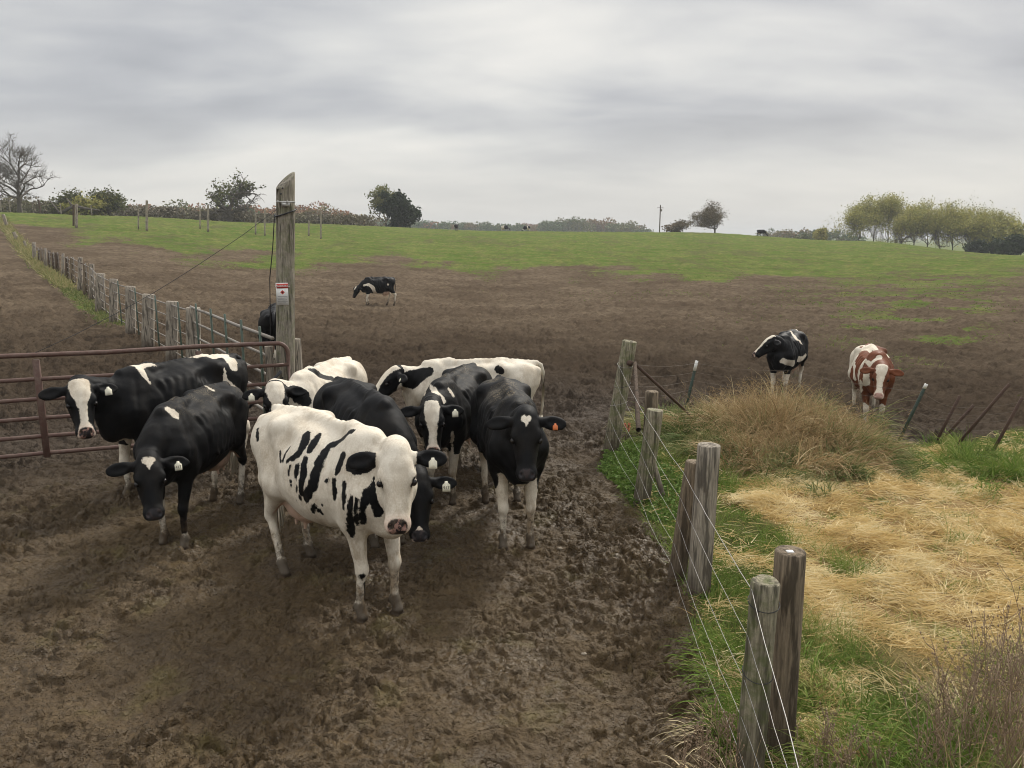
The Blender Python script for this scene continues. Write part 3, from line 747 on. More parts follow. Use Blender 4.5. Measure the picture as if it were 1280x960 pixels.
# ------------------------------------------------------------------ the herd
COAT_B = coat_material("black_and_white_coat", (.0035, .0035, .0038), ((.022, .018, .018), .55))
COAT_D = coat_material("black_coat_dark_nose", (.0035, .0035, .0038), ((.030, .028, .030), .05))
COAT_R = coat_material("red_and_white_coat", (.11, .036, .016), ((.40, .24, .20), .8))
def simple(name, c, r=.5, spec=.4):
    m, t = new_mat(name)
    co = t.n("ShaderNodeTexCoord").outputs["Object"]
    return finish(m, t, t.mix(t.noise(co, 30, 4, .6), tuple(x * .8 for x in c), tuple(min(1, x * 1.15) for x in c)), r, spec=spec)
M_EYE = simple("dark_wet_eye", (.010, .007, .006), .22, .3)
M_TAGW = simple("cream_plastic_tag", (.70, .66, .52), .45)
M_TAGO = simple("orange_plastic_tag", (.62, .17, .05), .45)
M_INK = simple("black_tag_ink", (.012, .012, .012), .6)
M_HAIRB = simple("black_switch_hair", (.010, .010, .011), .7)
M_HAIRW = simple("white_switch_hair", (.50, .45, .36), .8)

def uv_sphere(mb, c, r, k=12):
    a = np.linspace(-math.pi / 2, math.pi / 2, k // 2 + 1)
    pts = [np.array(c) + np.array([0, 0, math.sin(x) * r]) for x in a]
    mb.tube(pts, [max(1e-4, math.cos(x) * r) for x in a], k, cap=True)

def text_mesh(body, size, mat, name, extrude=.0006):
    cu = bpy.data.curves.new(name, 'FONT'); cu.body = body; cu.size = size; cu.align_x = 'CENTER'; cu.align_y = 'CENTER'; cu.extrude = extrude
    ob = bpy.data.objects.new(name, cu); COL.objects.link(ob)
    dg = bpy.context.evaluated_depsgraph_get(); dg.update()
    me = bpy.data.meshes.new_from_object(ob.evaluated_get(dg))
    bpy.data.objects.remove(ob); me.materials.clear(); me.materials.append(mat)
    o = bpy.data.objects.new(name, me); return link(o)

def cow(label, front, hind, c, h=.012, group=None, cat="cow", mat=None, z=None, dz=-.035):
    """front / hind: ground points midway between the fore and the hind feet"""
    front = np.array(front, float); hind = np.array(hind, float)
    dx, dy = front[0] - hind[0], front[1] - hind[1]; rz = math.atan2(dy, dx); L = math.hypot(dx, dy)
    s = c.get('scale', 1.0)
    if 'look' in c:      # head turned so many degrees away from the viewpoint, whatever the body does
        hx, hy = front[0] + dx / L * .4, front[1] + dy / L * .4
        a = math.degrees(math.atan2(-hy, -hx) - rz); a = (a + 180) % 360 - 180
        c['head'] = (a + c['look'], *c['head'][1:])
    mid = (front[:2] + hind[:2]) / 2 + np.array([dx, dy]) / L * 0.05
    zz = float(gz(*mid)) + dz if z is None else z
    root = empty("cow", (mid[0], mid[1], zz), rz); root.scale = (s, s, s)
    tag(root, label, cat, group)
    if h < .02:
        for i_, (lx, ly) in enumerate(((.60, .125), (.60, -.125), (-.64, .17), (-.64, -.17))):
            lx = (lx + c.get('feet', [0] * 4)[i_]) * s; ly = ly * s
            FEET.append((mid[0] + lx * math.cos(rz) - ly * math.sin(rz), mid[1] + lx * math.sin(rz) + ly * math.cos(rz)))
    V, Q, fr = cow_shape(c, h); at = cow_attrs(c, V, fr)
    mesh_np("body", V, Q, mat or COAT_B, root, attrs=at)
    P, Vd, U, W = fr; g = lambda u, v, w: P + U * u + Vd * v + W * w
    R = np.stack([U, Vd, W], 1)
    if c.get('eyes', True):
        for sd in (1, -1):
            mb = MB(); uv_sphere(mb, g(.110 * sd, .225, -.040), .024); mb.build("eye", M_EYE, root)
    # tail
    if c.get('tail', True):
        sw = c.get('swing', .0); mb = MB()
        pts = [(-.84, 0, 1.37), (-.92, 0, 1.33), (-.955, sw * .2, 1.22), (-.96, sw * .5, 1.0), (-.95, sw * .9, .78), (-.93, sw, .62)]
        mb.tube(pts, [.034, .032, .026, .020, .017, .014], 8)
        tl = mb.build("tail", c.get('tailmat', M_HAIRB), root)
        mb = MB(); r_ = rs(3)
        for i in range(26 if h < .02 else 6):
            a = r_.uniform(-.03, .03, 3); p0 = np.array([-.93, sw, .64]) + a * .5
            mb.tube([p0, p0 + a + [0, 0, -.15], p0 + a * 1.8 + [0, 0, -.30]], [.008, .010, .003], 4)
        mb.build("tail_switch", c.get('switch', M_HAIRW), tl)
    # ear tags
    for spec in c.get('tags', []):
        sd, mat_, txt = spec[:3]
        dr, bk = c.get('ear', (0.02, 0.04))
        e0 = g(.095 * sd, .045, -.085); e1 = g(.335 * sd, .045 + dr, -.085 - bk); ed = nrm(e1 - e0)
        pc = e0 + ed * .15 + nrm(W) * .012 + Vd * .035
        ax = U * 1.0; dn = nrm(Vd * .75 + np.array([0, 0, -.5])); ax = nrm(ax - dn * (ax @ dn)); nn = np.cross(ax, dn) * 1.0
        if nn @ W < 0: nn = -nn
        Rm = np.stack([ax, -dn, nn], 1)
        if np.linalg.det(Rm) < 0: Rm[:, 0] *= -1
        prof = np.array([[-.026, -.040], [.026, -.040], [.028, -.036], [.028, .010], [.012, .024], [.010, .036], [-.010, .036], [-.012, .024], [-.028, .010], [-.028, -.036]]) * spec[3]
        k = len(prof); F3 = np.vstack([np.c_[prof, np.full(k, -.0015)], np.c_[prof, np.full(k, .0015)], [[0, -.01, -.0015], [0, -.01, .0015]]])
        F3 = F3 @ Rm.T + pc + nrm(W) * .012
        jj = np.arange(k); j2 = (jj + 1) % k
        mb = MB(); mb.add(F3, np.stack([jj, j2, j2 + k, jj + k], 1), np.vstack([np.stack([np.full(k, 2 * k), j2, jj], 1), np.stack([np.full(k, 2 * k + 1), jj + k, j2 + k], 1)]))
        tg = mb.build("ear_tag", mat_, root, smooth_shade=False)
        if txt:
            to = text_mesh(txt, .030 * spec[3], M_INK, "tag_number"); to.parent = tg
            Mx = Matrix.Identity(4)
            off = Rm @ np.array([0, -.012 * spec[3], .0022]) + pc + nrm(W) * .012
            for i in range(3):
                for j in range(3): Mx[i][j] = Rm[i, j]
                Mx[i][3] = off[i]
            to.matrix_local = Mx
    return root

def wpt(x, y): return (x, y, 0)
HERD = {}; FEET = []
PATCH = globals().get('PATCH', {})
def herd():
    bl = [(-.03, .035), (.05, .05), (.12, .055), (.2, .045), (.32, .026), (.42, .022), (.47, .05), (.56, .085)]
    def mk(k, label, f, hd, c, h, **kw):
        c['patch'] = PATCH.get(k, []) + c.get('patch', []); HERD[k] = cow(label, f, hd, c, h, **kw)
    eyeb = [('b', [(.118, .222, -.035, .036)]), ('b', [(-.118, .222, -.035, .036)])]
    mk('E', "white cow with small black flank spots, standing foremost of the herd", G(481, 776), G(367, 706), dict(base='w', headbase='w', look=0, head=(12, 64, 0), poll=(.86, -.03, 1.37), feet=[.02, -.06, -.06, .12], legs=0,
             tags=[(1, M_TAGW, '', 1.0)], scale=1.03, fat=1.06, ribs=False, pr=1.18, patch=[('b', [(.30, -.33, 1.20, .022), (.28, -.35, 1.12, .012)]), ('b', [(-.30, -.30, 1.28, .016)]), ('b', [(.12, -.36, .92, .02)]), ('b', [(.02, -.37, 1.02, .014)]), ('b', [(.59, -.155, .40, .03), (.58, -.15, .32, .02)])], hpatch=eyeb, bellymud=.3, hindmud=.2), .0085)
    mk('A', "black cow with wide white blaze, standing along the red gate at the left", wpt(-4.1, 7.9), G(290, 585), dict(base='b', look=4, head=(28, 60, 0), poll=(1.12, .14, 1.40), blaze=[(-.03, .085), (.05, .095), (.12, .085), (.2, .055), (.3, .035), (.40, .03), (.45, .055), (.56, .09)], tags=[(1, M_TAGW, '', 1.1)], legs=.62, hindmud=.4, scale=1.03, patch=[('w', [(-.75, .2, .55, .1), (-.8, .2, .2, .1)])]), .011)
    mk('B', "black cow with lowered head and small white forehead patch, leftmost in the front row", G(220, 683), G(283, 630), dict(base='b', look=2, head=(-14, 62, 0), poll=(1.02, .06, 1.07), hpatch=[('w', [(.022, .035, 0, .032), (.0, .075, 0, .024), (0, .115, 0, .008)]), ('w', [(-.022, .035, 0, .032), (0, .075, 0, .02)])], tags=[(1, M_TAGW, '417', 1.1)], legs=.50, sock=.20, sockside=1, dust=1.0, feet=[.06, -.04, .05, -.05], scale=.95), .010, mat=COAT_D)
    mk('C', "cow with wide cream forehead and black eye patches, peering over the spotted cow's rump", wpt(-2.30, 8.15), wpt(-2.08, 9.35), dict(base='w', headbase='b', look=4, head=(-30, 60, 0), poll=(.98, -.08, 1.37), blaze=[(-.05, .085), (.06, .10), (.14, .085), (.2, .06), (.35, .045), (.5, .07)], tags=[(-1, M_TAGW, '', 1.1)], scale=.97), .012)
    mk('D', "all black cow mostly hidden behind the spotted cow, only its back and low head showing", wpt(-1.12, 6.6), wpt(-1.75, 7.75), dict(base='b', look=0, head=(-12, 62, 0), poll=(1.05, .12, .84), tags=[(1, M_TAGW, '917', 1.2)], blaze=[(.43, .0), (.48, .04), (.56, .07)], legs=.4), .011, mat=COAT_D)
    mk('F', "white backed cow with black neck, standing sideways at the back of the herd", wpt(-1.02, 9.3), wpt(.12, 9.45), dict(base='w', headbase='b', head=(22, 46, 0), poll=(1.02, .10, 1.36), blaze=[(-.05, .075), (.1, .08), (.3, .055), (.5, .07)], scale=.94, tailmat=M_HAIRW, tags=[(1, M_TAGW, '', .6)]), .012)
    mk('G', "black cow with long white blaze and mottled nose, between spotted cow and heart-faced cow", G(556, 627), wpt(-.52, 8.85), dict(base='b', look=2, head=(6, 62, 0), poll=(1.0, .04, 1.28), blaze=[(-.03, .07), (.05, .085), (.15, .07), (.3, .04), (.42, .04), (.5, .08)], tags=[(1, M_TAGW, '', 1.1)], legs=.66, dust=.9, scale=.96), .011)
    mk('H', "black cow with a white heart on its forehead and an orange ear tag", G(647, 690), wpt(-.12, 7.85), dict(base='b', look=1, head=(2, 62, 0), poll=(.98, .02, 1.40), hpatch=[('w', [(.022, .045, 0, .026), (.006, .075, 0, .018), (0, .115, 0, .003)]), ('w', [(-.022, .045, 0, .026), (-.006, .075, 0, .018), (0, .115, 0, .003)])], tags=[(1, M_TAGO, '', .75)], legs=.60, dust=1.2, fat=.86, patch=[('w', [(.60, .11, .55, .07), (.63, .14, .74, .035)]), ('w', [(.60, -.11, .55, .07), (.63, -.14, .74, .035)]), ('w', [(.80, 0, .72, .035)])]), .010, mat=COAT_D)
    mk('I', "black cow with a white band behind the shoulder, walking alone in mid paddock", A(457, 38.2), A(485, 38.7), dict(base='b', head=(14, 66, 0), poll=(1.15, .06, 1.0), hpatch=[('w', [(0, .03, 0, .05), (0, .14, 0, .03)])], legs=.75, feet=[.12, -.12, -.12, .1]), .018)
    mk('J', "black cow seen from behind, half hidden by the tall pole", A(340, 17.2), A(337, 15.9), dict(base='b', head=(0, 70, 0), poll=(1.15, 0, .9), legs=0), .016)
    mk('K', "black and white cow looking left over the dry grass mound", A(986, 16.6), A(1001, 17.8), dict(base='b', head=(-54, 44, 0), poll=(.80, -.16, 1.42), blaze=[(-.05, .06), (.1, .06), (.35, .04), (.4, .03), (.47, .05), (.56, .09)], legs=.80), .014)
    mk('L', "red and white cow facing us behind the wire fence", A(1112, 13.9), A(1098, 15.15), dict(base='b', look=-3, head=(-4, 62, 0), poll=(1.02, 0, 1.26), blaze=[(-.05, .09), (.08, .09), (.16, .07), (.25, .05), (.4, .045), (.48, .07), (.56, .08)], legs=.5, scale=.97, pr=1.5, patch=[('w', [(-.1, -.33, 1.18, .10), (-.6, -.25, 1.15, .2), (-.62, -.25, .75, .15)]), ('w', [(.1, .05, 1.40, .10), (-.3, -.05, 1.4, .08)]), ('w', [(.45, -.2, 1.2, .06), (.5, -.25, .95, .07)])]), .013, mat=COAT_R)
    # grazing far away
    for i, (px, d, tx, lab, bs, pz) in enumerate(((570, 155, 1.0, "tiny dark cow facing us on the central skyline", 'b', 1.2), (632, 182, -3, "tiny black and white cow, left one of the skyline pair", 'w', .9), (657, 184, 3, "tiny pale cow grazing, right one of the skyline pair", 'w', .5), (954, 170, -7, "tiny black cow grazing sideways on the hill crest right of the round tree", 'b', .6))):
        a, b = A(px, d), A(px + tx * .9, d + (1.2 if abs(tx) < 2 else .3))
        c = dict(base=bs, head=(0, 62, 0), poll=(1.2, 0, pz), legs=0 if bs == 'b' else .5, eyes=False); c['box'] = ((-1.15, -.7, -.06), (2.0, .7, 1.8))
        if bs == 'w': c['patch'] = [('b', [(.5, 0, 1.1, .45)]), ('b', [(-.6, .2, 1.2, .3)])]
        mk('M%d' % i, lab, a, b, c, .03)
# ------------------------------------------------------------------ posts, gates and wire
def wood_material(name, base, moss=0.0, dark=0.0):
    m, t = new_mat(name)
    co = t.n("ShaderNodeTexCoord").outputs["Object"]
    g = t.noise(t.scalev(co, (1, 1, .06)), 60, 5, .7); g2 = t.noise(t.scalev(co, (1, 1, .12)), 16, 4, .6); n = t.noise(co, 6, 5, .65)
    c = t.mix(t.mr(g, .3, .7), tuple(x * .45 for x in base), tuple(x * 1.6 for x in base))
    c = t.mix(t.mr(g2, .53, .60, 0, .8), c, tuple(x * .25 for x in base))
    c = t.mix(t.mr(n, .55, .72, 0, .55), c, (.11, .085, .06))
    if moss: c = t.mix(t.math('MULTIPLY', t.mr(t.noise(co, 9, 5, .7), .46, .60), moss), c, (.10, .125, .035))
    if dark: c = t.mix(dark, c, (.04, .03, .022))
    mu = t.math('MULTIPLY', t.attr("low"), t.mr(n, .3, .6, .5, 1))
    c = t.mix(mu, c, (.065, .047, .033))
    h = t.math('ADD', t.math('MULTIPLY', g2, 1.2), g)
    return finish(m, t, c, .88, t.bump(h, 1.0, .02), spec=.2)
W_GREY = wood_material("weathered_grey_wood", (.31, .27, .215))
W_MOSS = wood_material("mossy_grey_wood", (.27, .24, .17), moss=.55)
W_BROWN = wood_material("brown_weathered_wood", (.21, .165, .115), dark=.05)
W_DARK = wood_material("dark_damp_wood", (.12, .085, .06), dark=.3)
def metal_material(name, col, rust=0.3, rcol=(.10, .045, .028), r=.5, met=0.0):
    m, t = new_mat(name)
    co = t.n("ShaderNodeTexCoord").outputs["Object"]
    c = t.mix(t.math('MULTIPLY', t.mr(t.noise(co, 14, 6, .7), .45, .6), rust), col, rcol)
    c = t.mix(t.noise(co, 90, 3, .6), c, tuple(x * .75 for x in col))
    return finish(m, t, c, r, t.bump(t.noise(co, 60, 4, .6), .2, .004), spec=.4, metallic=met)
MT_RED = metal_material("oxide_red_gate_paint", (.115, .060, .045), .6, (.20, .15, .11), .6)
MT_SILVER = metal_material("galvanised_tube", (.27, .245, .21), .7, (.20, .14, .10), .5, .25)
MT_GREEN = metal_material("faded_green_paint", (.085, .125, .095), .35)
MT_WIRE = metal_material("fence_wire", (.42, .40, .37), .25, (.2, .15, .1), .45, .3)
MT_DKWIRE = metal_material("dark_cable", (.03, .03, .032), 0, r=.5)
MT_OLDWIRE = metal_material('old_dull_wire', (.17, .14, .11), .4, (.12, .07, .05), .6)
MT_RUST = metal_material("rusty_steel", (.075, .042, .03), .5, (.14, .08, .05), .75)
MT_TGREEN = metal_material("dark_green_steel", (.022, .045, .03), .3, r=.5)
M_WHITE = simple("white_paint", (.72, .71, .68), .6)
M_RED = simple("red_paint", (.48, .045, .03), .5)
M_TWINE = simple("orange_twine", (.52, .17, .09), .8)

def post(name, label, base, top, r, mat, seed=0, group=None, cat="fence post", taper=.93, slant=None, rough=.05, cut=0.0, square=False, sink=.25):
    base = np.array(base, float); top = np.array(top, float); rn = rs(seed)
    ax = nrm(top - base); L = np.linalg.norm(top - base)
    k = 4 * 6 if square else 22; n = max(10, int(L / .10)); hs = np.linspace(-sink, L, n)
    x = nrm(np.cross([0, 1, 0.01], ax)); y = np.cross(ax, x)
    a = np.arange(k) * 2 * math.pi / k + .3
    V = []; lowv = []
    lob = rn.uniform(-1, 1, 5) * rough
    for h in hs:
        t = max(0, h) / L; rr = r * (1 + (taper - 1) * t)
        prof = rr * (1 + lob[0] * np.cos(2 * a + lob[1] * 9) + lob[2] * np.cos(3 * a + lob[3] * 9) + rough * .7 * noise2(a * 0 + h * 2.3 + seed, np.cos(a) * 1.5 + seed * 1.3 + 5) + rough * .45 * noise2(np.sin(a) * 4 + seed * 3, h * .8 + np.cos(a) * 4))
        if square:
            q = np.maximum(np.abs(np.cos(a - .3)), np.abs(np.sin(a - .3))); prof = rr / np.maximum(q, .74) * (1 + rough * .3 * noise2(a * 2 + h * 3, a * 0 + seed))
        crack = -.10 * rr * np.exp(-((a - 2.1 - lob[4] * 20) % (2 * math.pi) - 1.5) ** 2 / .004)
        prof = prof + crack * (1 if not square else .3)
        c = base + ax * h
        pts = c + x * (np.cos(a) * prof)[:, None] + y * (np.sin(a) * prof)[:, None]
        if slant is not None and h == hs[-1]:
            d = (pts - c) @ np.array(slant[:3], float); pts = pts + ax * (d * slant[3])[:, None]
        V.append(pts)
    # slightly sunk, rounded end grain
    c = V[-1].mean(0); V.append(c + (V[-1] - c) * .93 + ax * .008); V.append(c + (V[-1] - c) * .5 + ax * (.008 - cut))
    m = len(V); V = np.vstack(V + [c[None] + ax * (.006 - cut)])
    i = np.arange(m - 1)[:, None] * k; j = np.arange(k)[None]; j2 = (j + 1) % k
    Q = np.stack([i + j, i + j2, i + k + j2, i + k + j], -1).reshape(-1, 4)
    jj = np.arange(k); T3 = np.stack([np.full(k, m * k), (m - 1) * k + jj, (m - 1) * k + (jj + 1) % k], 1)
    V = V - base
    lowa = smooth(.38 + .1 * math.sin(seed), .0, V @ ax + .08 * noise2(V[:, 0] * 12 + seed, V[:, 2] * 9))
    o = mesh_np(name, V, [Q, T3], mat, attrs=dict(low=lowa), loc=tuple(base))
    if label: tag(o, label, cat, group)
    return o

def wire(name, label, pts, r=.0022, mat=None, sag=.02, cat="wire", group=None, seed=0, parent=None):
    rn = rs(seed); P = []
    pts = [np.array(p, float) for p in pts]
    for a, b in zip(pts[:-1], pts[1:]):
        n = max(4, int(np.linalg.norm(b - a) / .25))
        for i in range(n):
            t = i / n; P.append(a + (b - a) * t - np.array([0, 0, sag * 4 * t * (1 - t)]) + (rn.normal(0, .0018, 3) if 0 < i else 0))
    P.append(pts[-1]); P = np.array(P); o0 = P[0].copy()
    mb = MB(); mb.tube(P - o0, r, 5); o = mb.build(name, mat or MT_WIRE, parent, loc=tuple(o0))
    if label: tag(o, label, cat, group)
    return o

def frame_to(a, b):
    """empty at a whose local x runs to b horizontally"""
    return math.atan2(b[1] - a[1], b[0] - a[0]), math.hypot(b[0] - a[0], b[1] - a[1])

def fences():
    up = np.array([0, 0, 1.0])
    # ---------------- near right fence
    b4a = G(936, 972); b4b = G(972, 938); b3a = G(846, 722); b3b = G(872, 742); b2a = G(810, 604); b2b = G(801, 630); b1 = G(763, 566)
    t4a = H(957, 727, b4a); t4b = H(988, 690, b4b); t3a = H(868, 578, b3a); t3b = H(886, 557, b3b); t2a = H(815, 490, b2a); t2b = H(819, 513, b2b); t1 = H(787, 427, b1)
    GN = None
    P4a = post("fence_post", "nearest short grey fence post with flaking bark and mossy top", b4a, t4a, .073, W_MOSS, 1, cut=.012, rough=.09)
    P4b = post("fence_post", "thick dark round post with a white square on its top, right of the nearest one", b4b, t4b, .086, W_BROWN, 2, rough=.04)
    # white marker lying on the end grain
    mb = MB(); mb.box((0, 0, 0), (.036, .03, .004)); ax = nrm(t4b - b4b)
    s = mb.build("marker_tile", M_WHITE, P4b, False); s.location = Vector(t4b - b4b + ax * .012 + np.array([-.01, -.02, 0]))
    post("fence_post", "leaning shorter post of the middle pair, its foot caked in mud", b3a, t3a, .074, W_BROWN, 3, rough=.07)
    post("fence_post", "taller cracked round post of the middle pair beside the green grass", b3b, t3b, .090, W_GREY, 4, rough=.05)
    post("fence_post", "small brown post top behind the forward leaning post near the brace", b2a, t2a, .082, W_BROWN, 5)
    post("fence_post", "leaning post with moss on its head between the end post and the middle pair", b2b, t2b, .086, W_MOSS, 6, rough=.08, cut=.01)
    P1 = post("fence_post", "tall leaning end post where the steel brace and orange twine meet", b1, t1, .106, W_MOSS, 7, cut=.015, rough=.05)
    post("fence_stake", "thin broken stake leaning behind the mossy post", G(830, 626), H(816, 575, G(830, 626)), .028, W_GREY, 8, cat="stake")
    # pale timber brace
    q0 = H(786, 452, b1) + np.array([.06, -.11, 0]); q1 = H(803, 535, b2b) + np.array([-.02, .12, -.05])
    post("brace_rail", "pale reddish timber brace from the end post down to the leaning post", q1, q0, .027, W_DARK, 9, cat="brace", sink=.0)
    q0 = H(793, 456, b1) + np.array([.02, 0, 0]); q1 = G(888, 530)
    mb = MB(); mb.tube([q0 - q1, (0, 0, -.15)], .021, 8); tag(mb.build("steel_brace", MT_RUST, loc=tuple(q1)), "dark rusty steel brace running from the end post into the dry grass", "brace")
    mb = MB(); mb.tube([(0, 0, 0), (.03, -.04, 0)], .035, 10); c = mb.build("brace_collar", MT_RUST, P1, loc=tuple(H(785, 452, b1) - b1 + np.array([-.01, -.10, 0])))
    # wires on the yard side of the posts
    def on(b, t, f, r): return b + (t - b) * f + np.array([-r, -r * .3, 0])
    nxt = np.array([1.12, 1.0, 0.0])
    hs = [(.97, 1.10), (.74, .98), (.52, .86), (.33, .74), (.16, .62)]
    h1 = [.80, .66, .50, .33, .18]; h2 = [.93, .74, .55, .36, .18]; h3 = [.91, .70, .50, .31, .14]
    desc = ["topmost", "second", "third", "fourth", "lowest"]
    for i, (h4, hn) in enumerate(hs):
        pts = [on(b1, t1, h1[i], .105), on(b2b, t2b, h2[i], .085), on(b3a, t3a, h3[i], .074), on(b4a, t4a, h4, .073), nxt + np.array([-.36 + .05 * i, .25, 0]) + up * hn]
        wire("fence_wire", f"{desc[i]} wire strand of the near fence, strung along the yard side of its posts", pts, .0021 if i == 0 else .0015, sag=.015 + .01 * i, seed=i, group="wires of the near fence")
    # turns of wire round the end post, parts of that post
    for j, f in enumerate((.80, .62, .45, .2)):
        c = (t1 - b1) * f; a = np.linspace(0, 2 * math.pi, 25); mb = MB(); rr = .106 * (1 - .07 * f) + .004
        mb.tube(np.c_[c[0] + np.cos(a) * rr, c[1] + np.sin(a) * rr, c[2] + .03 * np.sin(a + j)], .003, 5); mb.build("wire_wrap", MT_DKWIRE if j % 2 else MT_WIRE, P1)
    for (bb, tt, r_, ob) in ((b4a, t4a, .073, P4a),):
        for f in (.55, .9):
            c = (tt - bb) * f; a = np.linspace(0, 2 * math.pi, 25); mb = MB(); rr = r_ + .004
            mb.tube(np.c_[c[0] + np.cos(a) * rr, c[1] + np.sin(a) * rr, c[2] + .02 * np.sin(a)], .0022, 5); mb.build("wire_wrap", MT_DKWIRE, ob)
    wr = rs(5); mb = MB(); c0 = H(781, 530, b1) + np.array([0, -.16, 0])
    for k in range(9):
        p = wr.normal(0, 1, (7, 3)) * [.022, .02, .05]; mb.tube(np.cumsum(p * .6, 0) * .5 + wr.normal(0, .02, 3), .006, 5)
    tag(mb.build("twine_knot", M_TWINE, loc=tuple(c0)), "knot of orange baling twine tied on the wires by the end post", "twine")
    # ---------------- second fence behind the dry mound
    def tpost(label, base, top, mat, white, r=.018):
        base = np.array(base, float); top = np.array(top, float); ax = nrm(top - base); L = np.linalg.norm(top - base)
        root = empty("steel_fence_post", tuple(base)); tag(root, label, "fence post")
        x = nrm(np.cross([0, 1, 0], ax)); y = np.cross(ax, x); mb = MB(); R = np.stack([x, y, ax], 1)
        hi = L * (1 - white)
        mb.box(ax * (hi / 2 - .15), (.045, .006, hi + .3), R); mb.box(ax * (hi / 2 - .15) + y * .018, (.006, .032, hi + .3), R)
        for s in np.arange(.15, hi - .05, .055): mb.box(ax * s - y * .005, (.012, .008, .012), R)
        mb.build("shaft", mat, root, False)
        if white:
            mb = MB(); mb.box(ax * (L * (1 - white / 2)), (.048, .009, L * white), R); mb.box(ax * (L * (1 - white / 2)) + y * .018, (.009, .034, L * white), R); mb.build("painted_tip", M_WHITE, root, False)
        return base, top
    T = []
    d = np.linalg.norm(b1[:2]) + 1.6
    p = A(864, 12.2); T.append(tpost("dark green steel post with white tip left of the dry mound", p, H(871, 451, p), MT_TGREEN, .17))
    p = G(1119, 561); T.append(tpost("green steel post with white tip leaning right beside the red cow", p, H(1158, 480, p), MT_TGREEN, .07))
    p = G(1166, 560); T.append(tpost("rusty steel post leaning right, nearest the green leaning one", p, H(1200, 495, p), MT_RUST, 0))
    p = G(1172, 556); T.append(tpost("low rusty bar leaning far over behind the rusty posts", p, H(1217, 507, p), MT_RUST, 0))
    p = G(1188, 566); T.append(tpost("long rusty steel post leaning farthest right over the mud", p, H(1262, 480, p), MT_RUST, 0))
    p = A(1270, 12.2); T.append(tpost("dark steel post at the right edge of the picture", p, H(1278, 497, p), MT_RUST, 0))
    w5 = [.93, .78, .64, .48]
    for i in range(4):
        f = w5[i]; y1 = [.80, .70, .60, .5][i]
        pts = [on(b1, t1, y1, -.08), T[0][0] + (T[0][1] - T[0][0]) * (f + .03), (T[0][0] * .5 + T[1][0] * .5) + up * (1.02 * f), T[1][0] + (T[1][1] - T[1][0]) * (f * .95), T[2][0] + (T[2][1] - T[2][0]) * f * .85, T[5][0] + (T[5][1] - T[5][0]) * f]
        wire("fence_wire", f"{['topmost', 'second', 'third', 'lowest'][i]} wire strand stretched behind the dry grass mound", pts, .0018, MT_OLDWIRE, sag=.04, seed=20 + i, group="wires of the fence behind the mound")
    # ---------------- tall pole and what hangs on it
    pb = G(357, 545); pt = H(357, 226, pb)
    vd = nrm([pb[0], pb[1], 0]); right = np.array([vd[1], -vd[0], 0])
    pole = post("utility_pole", "tall weathered pole with a slanted top and a small warning sign", pb, pt, .132, W_MOSS_P, 12, cat="pole", slant=(*nrm(right * .9 + vd * .45), 1.0), rough=.05, taper=.94)
    face = -.135
    def at(px, py, off=0.0): return H(px, py, pb) + vd * (face - off) - pb
    R = np.stack([right, vd, up], 1)
    def plate(name, px0, py0, px1, py1, mat, par, off, th=.003):
        a, b = at(px0, py0, off), at(px1, py1, off); mb = MB(); c = (a + b) / 2
        mb.box(c, (abs((b - a) @ right), th, abs(b[2] - a[2])), R); return mb.build(name, mat, par, False)
    root = empty("warning_sign", tuple(pb)); tag(root, "small white warning sign with red band nailed to the tall pole", "sign")
    plate("sign_plate", 344.5, 353, 361, 380, M_WHITE, root, 0.0)
    plate("red_band", 345.3, 354, 360.2, 359.5, M_RED, root, .003)
    def sign_text(s, px, py, size, mat):
        o = text_mesh(s, size, mat, "sign_lettering", .0004); o.parent = root; c = at(px, py, .0062)
        Mx = Matrix([[right[0], 0, -vd[0], c[0]], [right[1], 0, -vd[1], c[1]], [0, 1, 0, c[2]], [0, 0, 0, 1]]); o.matrix_local = Mx
    sign_text("WARNING", 352.8, 356.8, .040, M_WHITE)
    c = at(353, 364.5, .004); mb = MB(); q = .030
    mb.add(np.array([c + right * q, c + up * q, c - right * q, c - up * q]) - vd * .0006, [[0, 1, 2, 3]]); mb.build("diamond_symbol", M_RED, root, False)
    c2 = c - vd * .002; q = .012; mb = MB(); mb.add(np.array([c2 + right * q, c2 + up * q, c2 - right * q, c2 - up * q]), [[0, 1, 2, 3]]); mb.build("diamond_centre", M_INK, root, False)
    mb = MB()
    for i, (a, b) in enumerate(((347, 359), (346.5, 359.5), (347.5, 358.5), (347, 359.5), (348, 357.5))):
        y = 369.6 + i * 2.0; p0, p1 = at(a, y, .004), at(b, y, .004); mb.box((p0 + p1) / 2, (abs((p1 - p0) @ right), .001, .006), R)
    mb.build("small_print", simple("grey_print", (.28, .28, .28), .6), root, False)
    # bracket
    mb = MB(); p = at(357, 253, .0); mb.box(p, (.24, .03, .022), R); mb.box(p + [0, 0, -.035], (.11, .04, .05), R); mb.tube([p - right * .10, p - right * .10 - vd * .08], .016, 8); mb.tube([p + right * .02, p + right * .02 - vd * .07], .016, 8)
    mb.build("insulator_bracket", metal_material("zinc_bracket", (.50, .49, .46), .1, r=.35, met=.4), pole, False)
    for py in (236, 243, 470, 520):
        mb = MB(); p = at(351 + (py % 3), py, -.004); mb.tube([p, p - vd * .02], .012, 8); mb.build("bolt_head", MT_DKWIRE, pole)
    a = np.linspace(0, 2 * math.pi, 25); mb = MB(); cc = H(357, 266, pb) - pb
    mb.tube(np.c_[cc[0] + np.cos(a) * .14, cc[1] + np.sin(a) * .14, cc[2] + .05 * np.sin(a * 1 + 1)], .010, 6); mb.build("cable_loop", MT_DKWIRE, pole)
    # gate
    g0 = G(-120, 588); g1 = pb + right * -.05 - vd * .32; g1[2] = 0
    aL = H(0, 571, G(0, 583)); 
